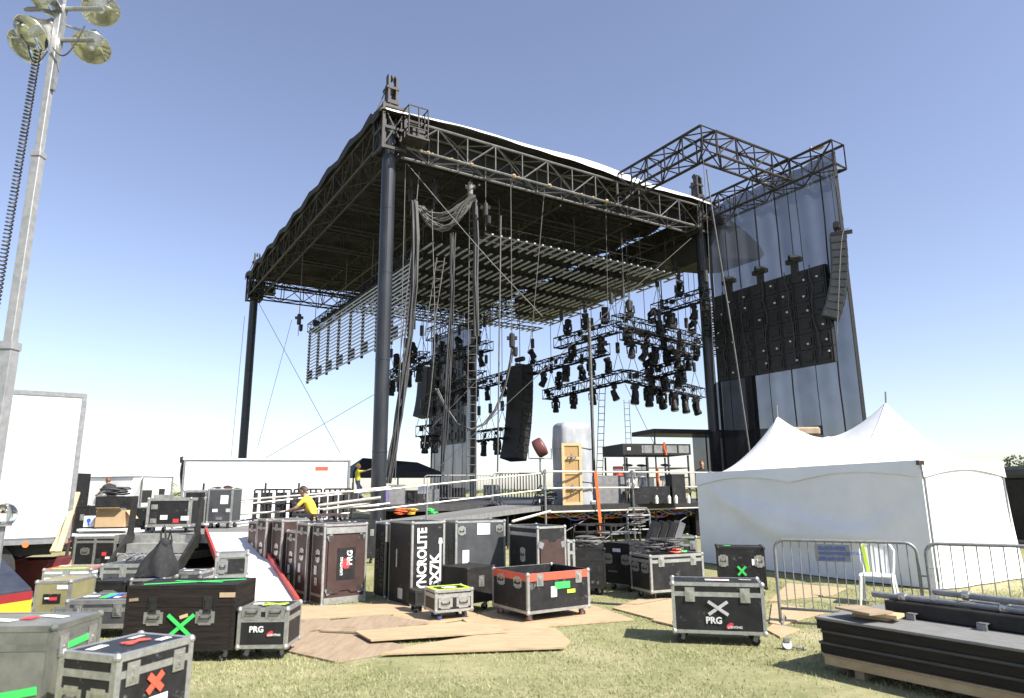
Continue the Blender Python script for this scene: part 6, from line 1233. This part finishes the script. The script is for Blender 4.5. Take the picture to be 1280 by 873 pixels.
def palm(label, px, top, D, seed):
    rnd = random.Random(seed); q = atd(px, top, D); t = thing('palm_tree', label, 'palm tree', V3((q.x, q.y, 0)), rnd.uniform(0, 6), 'palms on the horizon'); h = q.z; mb = MB(); mb.path([(0, 0, 0), (.1, 0, h * .5), (0, 0, h)], [.28, .2, .18], 7); mb.build('trunk', m_trunk, t); mb = MB()
    for k in range(16):
        a = k * 2.4; el = rnd.uniform(-.5, .9); L = rnd.uniform(1.7, 2.3); pts = [V3((math.cos(a) * L * f * math.cos(el), math.sin(a) * L * f * math.cos(el), h + L * f * math.sin(el) - 1.1 * f * f)) for f in (0, .25, .5, .75, 1)]
        for j in range(4):
            d_ = (pts[j + 1] - pts[j]); sd = d_.cross(V3((0, 0, 1))).normalized() * .22 * (1 - .2 * j); mb.add([pts[j] - sd, pts[j + 1] - sd * .8, pts[j + 1] + V3((0, 0, .06)), pts[j] + V3((0, 0, .06))], [(0, 1, 2, 3)]); mb.add([pts[j] + sd, pts[j + 1] + sd * .8, pts[j + 1] + V3((0, 0, .06)), pts[j] + V3((0, 0, .06))], [(3, 2, 1, 0)])
    mb.build('fronds', m_green_leaf, t)
for k, (px, tp) in enumerate([(149, 600), (158, 598), (112, 603), (205, 602)]): palm(['shorter of two palms on the horizon past the seated figure', 'taller of two palms on the horizon beside the small white container', 'far palm behind the distant white tents', 'palm peeking above the small white container'][k], px, tp, 120, k)
for k in range(9):
    px = 86 + 7.3 * k; D = 150; q = atd(px, 601 + (k * 7 % 5), D); t = thing('light_pole', '%s distant light pole on the horizon, counted from the trailer' % ORD[k], 'light pole', V3((q.x, q.y, 0)), 0, 'distant light poles on the horizon'); mb = MB(); mb.tube((0, 0, 0), (0, 0, q.z), .16, 5); mb.build('pole', m_galv, t); mb = MB(); mb.bb((-1.0, -.2, q.z - .2), (1.0, .2, q.z + .25)); mb.build('lamp_head', m_clutter, t)
for k in range(6):
    px = 84 + 13 * k; D = 110; q = atd(px, 609, D); t = thing('far_tent', '%s distant pale tent along the field edge, counted from the trailer' % ORD[k], 'tent', V3((q.x, q.y, 0)), 0, 'distant pale tents on the field edge'); h = 1.6 + .5 * (k % 2); mb = MB(); mb.bb((-1.4, -1.5, 0), (1.4, 1.5, h)); mb.build('wall', m_white if k % 3 else m_clutter, t); mb = MB(); mb.add([(-1.5, -1.6, h + .003), (1.5, -1.6, h + .003), (1.5, 1.6, h + .003), (-1.5, 1.6, h + .003), (0, 0, h + 1.1)], [(3, 2, 1, 0), (0, 1, 4), (1, 2, 4), (2, 3, 4), (3, 0, 4)]); mb.build('roof', m_white if k % 2 else m_clutter, t)
mb = MB(); rnd = random.Random(4)
for i in range(900):
    a = rnd.uniform(-.85, .95); D = rnd.uniform(260, 300); leafball(mb, (D * a, D, rnd.uniform(.2, 1.2)), (2.4, 1, .6), 7, rnd, .5)
o = mb.build('treeline', m_green_leaf); tag(o, 'low far-off line of trees along the field horizon', 'trees', kind='stuff')
# ------------------------------------------------------------------ people
def person(label, p, rz, J, cols, scale=1.0, hair=m_hair):
    """J joints (name: (pos, radius)); cols: bone -> material index; one skinned continuous body"""
    t = thing('person', label, 'person', p, rz); names_ = list(J); idx = {n: i for i, n in enumerate(names_)}
    bones = [('pelvis', 'belly'), ('belly', 'chest'), ('chest', 'neck'), ('neck', 'skull')]
    for s in 'LR': bones += [('chest', 'sh' + s), ('sh' + s, 'el' + s), ('el' + s, 'wr' + s), ('wr' + s, 'pa' + s), ('pelvis', 'hip' + s), ('hip' + s, 'kn' + s), ('kn' + s, 'an' + s), ('an' + s, 'to' + s)]
    me = bpy.data.meshes.new('body'); me.from_pydata([J[n][0] for n in names_], [(idx[a], idx[b_]) for a, b_ in bones], []); o = bpy.data.objects.new('body', me); C.objects.link(o)
    md = o.modifiers.new('s', 'SKIN'); sv = me.skin_vertices[0].data
    for n in names_: sv[idx[n]].radius = (J[n][1], J[n][1])
    sv[0].use_root = True; sb = o.modifiers.new('u', 'SUBSURF'); sb.levels = 2; sb.render_levels = 2
    dg = bpy.context.evaluated_depsgraph_get(); dg.update(); m2 = bpy.data.meshes.new_from_object(o.evaluated_get(dg)); bpy.data.objects.remove(o)
    ms = [m_skin, cols['top'], cols['legs'], cols['feet']]; m2.materials.clear()
    bm = bmesh.new(); bm.from_mesh(m2)
    kind = {}
    for a, b_ in bones:
        k = 1 if a in ('belly', 'chest') or a == 'pelvis' and b_ == 'belly' or a[:2] == 'sh' else 0
        if a[:3] == 'hip' or a == 'pelvis' and b_[:3] == 'hip' or a[:2] == 'kn': k = 2
        if a[:2] == 'an': k = 3
        if b_ in ('neck', 'skull') : k = 1 if b_ == 'neck' else 0
        kind[(a, b_)] = k
    for f in bm.faces:
        c = f.calc_center_median(); best = None
        for a, b_ in bones:
            A_, B_ = V3(J[a][0]), V3(J[b_][0]); ab = B_ - A_; tt_ = max(0, min(1, (c - A_).dot(ab) / max(1e-9, ab.length_squared))); dd = (c - A_ - ab * tt_).length - (J[a][1] * (1 - tt_) + J[b_][1] * tt_)
            if best is None or dd < best[0]: best = (dd, kind[(a, b_)], a, tt_)
        k = best[1]
        if best[2][:2] == 'sh' and best[3] > .6 and cols.get('short', True): k = 0
        f.material_index = k; f.smooth = True
    # head with face, joined to the body mesh
    hd = V3(J['skull'][0]); fw = V3(cols['look']).normalized(); up = V3((0, 0, 1)); sd = fw.cross(up).normalized(); up = sd.cross(fw)
    HM_ = Matrix((sd, fw, up)).transposed().to_4x4(); HM_.translation = hd + up * .06
    mb = MB(); mb.T = HM_
    n0 = 14
    for (c, r, s_c) in (((0, 0, .02), .1, (.76, .95, 1.15)), ((0, .035, -.05), .065, (.85, .9, 1.0)), ((0, .1, -.005), .018, (.8, 1.1, 1.5)), ((.075, -.005, -.005), .024, (.4, .8, 1.3)), ((-.075, -.005, -.005), .024, (.4, .8, 1.3)), ((0, .088, -.055), .02, (1.3, .5, .4))): mb.ball(c, r, n0, 10, s_c)
    def inject(mb, mi):
        vs = [bm.verts.new(v) for v in mb.v]
        for f in mb.f:
            try: ff = bm.faces.new([vs[i] for i in f]); ff.material_index = mi; ff.smooth = True
            except ValueError: pass
    inject(mb, 0)
    for s in 'LR':  # hands: five separate bent fingers rooted in the palm
        w_ = V3(J['wr' + s][0]); pa = V3(J['pa' + s][0]); dr = (pa - w_).normalized(); sd2 = dr.cross(V3((0, 0, 1)))
        sd2 = sd2.normalized() if sd2.length > .1 else V3((1, 0, 0)); nn = sd2.cross(dr)
        mb = MB()
        for k in range(4):
            L_ = [.07, .08, .075, .058][k]; b0_ = pa + sd2 * (.03 - .02 * k); mb.path([b0_, b0_ + dr * L_ * .45 + sd2 * (.006 - .004 * k), b0_ + dr * L_ * .8 - nn * .015, b0_ + dr * L_ - nn * .035], [.01, .009, .0085, .006], 6)
        b0_ = w_.lerp(pa, .4) + sd2 * .025; mb.path([b0_, b0_ + sd2 * .03 + dr * .025, b0_ + sd2 * .035 + dr * .06 - nn * .012], [.012, .01, .007], 6); inject(mb, 0)
    bm.to_mesh(m2); bm.free(); m2['x'] = 0; del m2['x']
    for q_ in ms: m2.materials.append(q_)
    b = bpy.data.objects.new('body', m2); C.objects.link(b); b.parent = t
    mb = MB(); mb.T = HM_
    for x in (-1, 1): mb.ball((x * .032, .088, .02), .011, 8, 6)
    mb.build('eyes', m_eye, b)
    mb = MB(); mb.T = HM_; prof_ = []
    mb.grid(lambda a, c: V3((math.cos(a * 6.2832) * .084 * math.sin(c * 1.75 + .001) * (1 + .03 * math.sin(a * 40)), math.sin(a * 6.2832) * .103 * math.sin(c * 1.75 + .001) - .012 - .02 * c, .035 + .113 * math.cos(c * 1.75) + (.03 * c if math.sin(a * 6.2832) > .2 else -.035 * c))), 24, 8); mb.build('hair', hair, t, smooth=True)
    return t
def J_stand(arms='down', bend=0):
    J = dict(pelvis=((0, 0, .95), .14), belly=((0, .01, 1.12), .13), chest=((0, 0, 1.34), .15), neck=((0, .0, 1.5), .055), skull=((0, .01, 1.58), .06))
    for s, x in (('L', -1), ('R', 1)):
        J.update({'sh' + s: ((x * .19, 0, 1.4), .07), 'el' + s: ((x * .25, .02, 1.12), .045), 'wr' + s: ((x * .26, .1, .88), .03), 'pa' + s: ((x * .26, .13, .8), .034), 'hip' + s: ((x * .1, 0, .9), .1), 'kn' + s: ((x * .12, .03, .5), .06), 'an' + s: ((x * .12, 0, .09), .042), 'to' + s: ((x * .14, .17, .04), .038)})
    return J
# seated man in yellow, facing away to the platform side
J = dict(pelvis=((0, 0, .1), .15), belly=((0, .06, .26), .135), chest=((0, .16, .46), .15), neck=((0, .25, .6), .055), skull=((0, .3, .67), .06))
for s, x in (('L', -1), ('R', 1)): J.update({'sh' + s: ((x * .18, .2, .52), .07), 'el' + s: ((x * .24, .4, .3), .045), 'wr' + s: ((x * .13, .6, .26), .03), 'pa' + s: ((x * .1, .68, .25), .034), 'hip' + s: ((x * .11, .04, .09), .1), 'kn' + s: ((x * .16, .46, .12), .065), 'an' + s: ((x * .14, .5, -.3), .042), 'to' + s: ((x * .15, .66, -.36), .038)})
q = aty(392, 652, 18.0); q.z = 1.05; person('man in a yellow tee sitting bent forward on a black trunk', q, R(82), J, dict(top=m_ytee, legs=m_dkcloth, feet=m_rub, look=(0, .95, -.25)))
J = J_stand(); J['elR'] = ((.3, .25, 1.42), .045); J['wrR'] = ((.25, .5, 1.5), .03); J['paR'] = ((.24, .58, 1.52), .034); J['knL'] = ((-.12, .25, .62), .06); J['anL'] = ((-.12, .2, .25), .042); J['toL'] = ((-.12, .36, .2), .038)
q = aty(446, 628, 33); q.z = DZ; person('worker in a hi-vis yellow vest standing beside the thick tower', q, R(-60), J, dict(top=m_hiviz, legs=m_denim, feet=m_rub, look=(.2, .95, -.1)), hair=m_yellow)
q = aty(877, 580, 27); q.z = aty(877, 581, 27).z - 1.64; 
person('person whose head shows above the tent corner', q, R(170), J_stand(), dict(top=m_dkcloth, legs=m_dkcloth, feet=m_rub, look=(0, 1, -.1)), hair=m_rhair)
if q.z > 0.1: mb = MB(); t = thing('wooden_step_box', 'black box step the person by the tent corner stands on', 'box', V3((q.x, q.y, 0))); mb.bb((-.5, -.5, 0), (.5, .5, q.z)); mb.build('box', m_black2, t)
J = {k: (V3(v[0]), v[1]) for k, v in J_stand().items()}; J['chest'] = (V3((0, .18, 1.3)), .15); J['neck'] = (V3((0, .28, 1.44)), .055); J['skull'] = (V3((0, .34, 1.5)), .06)
for s, x in (('L', -1), ('R', 1)): J['sh' + s] = (V3((x * .19, .2, 1.36)), .07); J['el' + s] = (V3((x * .24, .38, 1.12)), .045); J['wr' + s] = (V3((x * .2, .6, 1.05)), .03); J['pa' + s] = (V3((x * .18, .68, 1.04)), .034)
q = aty(142, 600, 26); q.z = max(0.0, aty(142, 599, 26).z - 1.62); person('person with auburn hair leaning over gear behind the black cabinet', q, R(60), J, dict(top=m_dkcloth, legs=m_dkcloth, feet=m_rub, look=(.2, .9, -.2)), hair=m_rhair)
if q.z > .03: mb = MB(); t = thing('low_platform', 'low dark platform beneath the leaning person behind the cabinet', 'platform', V3((q.x, q.y, 0))); mb.bb((-.8, -.6, 0), (.8, .6, q.z)); mb.build('box', m_black2, t)
# remaining gear heaped behind the black cabinet
q = aty(131, 618, 20); coil(V3((q.x, q.y - .5, q.z - .3)), 8, .5, m_cabled, 'heap of dark cable behind the black cabinet', seed=44, hgt=.3, r=.03) if False else None
dups = {k: v for k, v in USED.items() if len(v) > 1}
print('DUP LABELS', {k: len(v) for k, v in dups.items()})
# footprint overlap check
def poly(f):
    a = f[2]; e1 = V3((math.cos(a), math.sin(a), 0)); e2 = V3((-math.sin(a), math.cos(a), 0)); c = V3(f[1]); return [c + e1 * sx * f[3] / 2 + e2 * sy * f[4] / 2 for sx, sy in ((-1, -1), (1, -1), (1, 1), (-1, 1))]
def sat(P, Q):
    m_ = 1e9
    for A_ in (P, Q):
        for i in range(4):
            d = A_[(i + 1) % 4] - A_[i]; n_ = V3((-d.y, d.x, 0)).normalized(); a = [p.dot(n_) for p in P]; b = [p.dot(n_) for p in Q]; o = min(max(a), max(b)) - max(min(a), min(b))
            if o <= 0: return 0
            m_ = min(m_, o)
    return m_
for i in range(len(FOOT)):
    for j in range(i):
        if FOOT[i][5] < FOOT[j][6] - .005 and FOOT[j][5] < FOOT[i][6] - .005:
            o = sat(poly(FOOT[i]), poly(FOOT[j]))
            if o > .005: print('OVERLAP %.2f | %s | %s' % (o, FOOT[i][0][:44], FOOT[j][0][:44]))
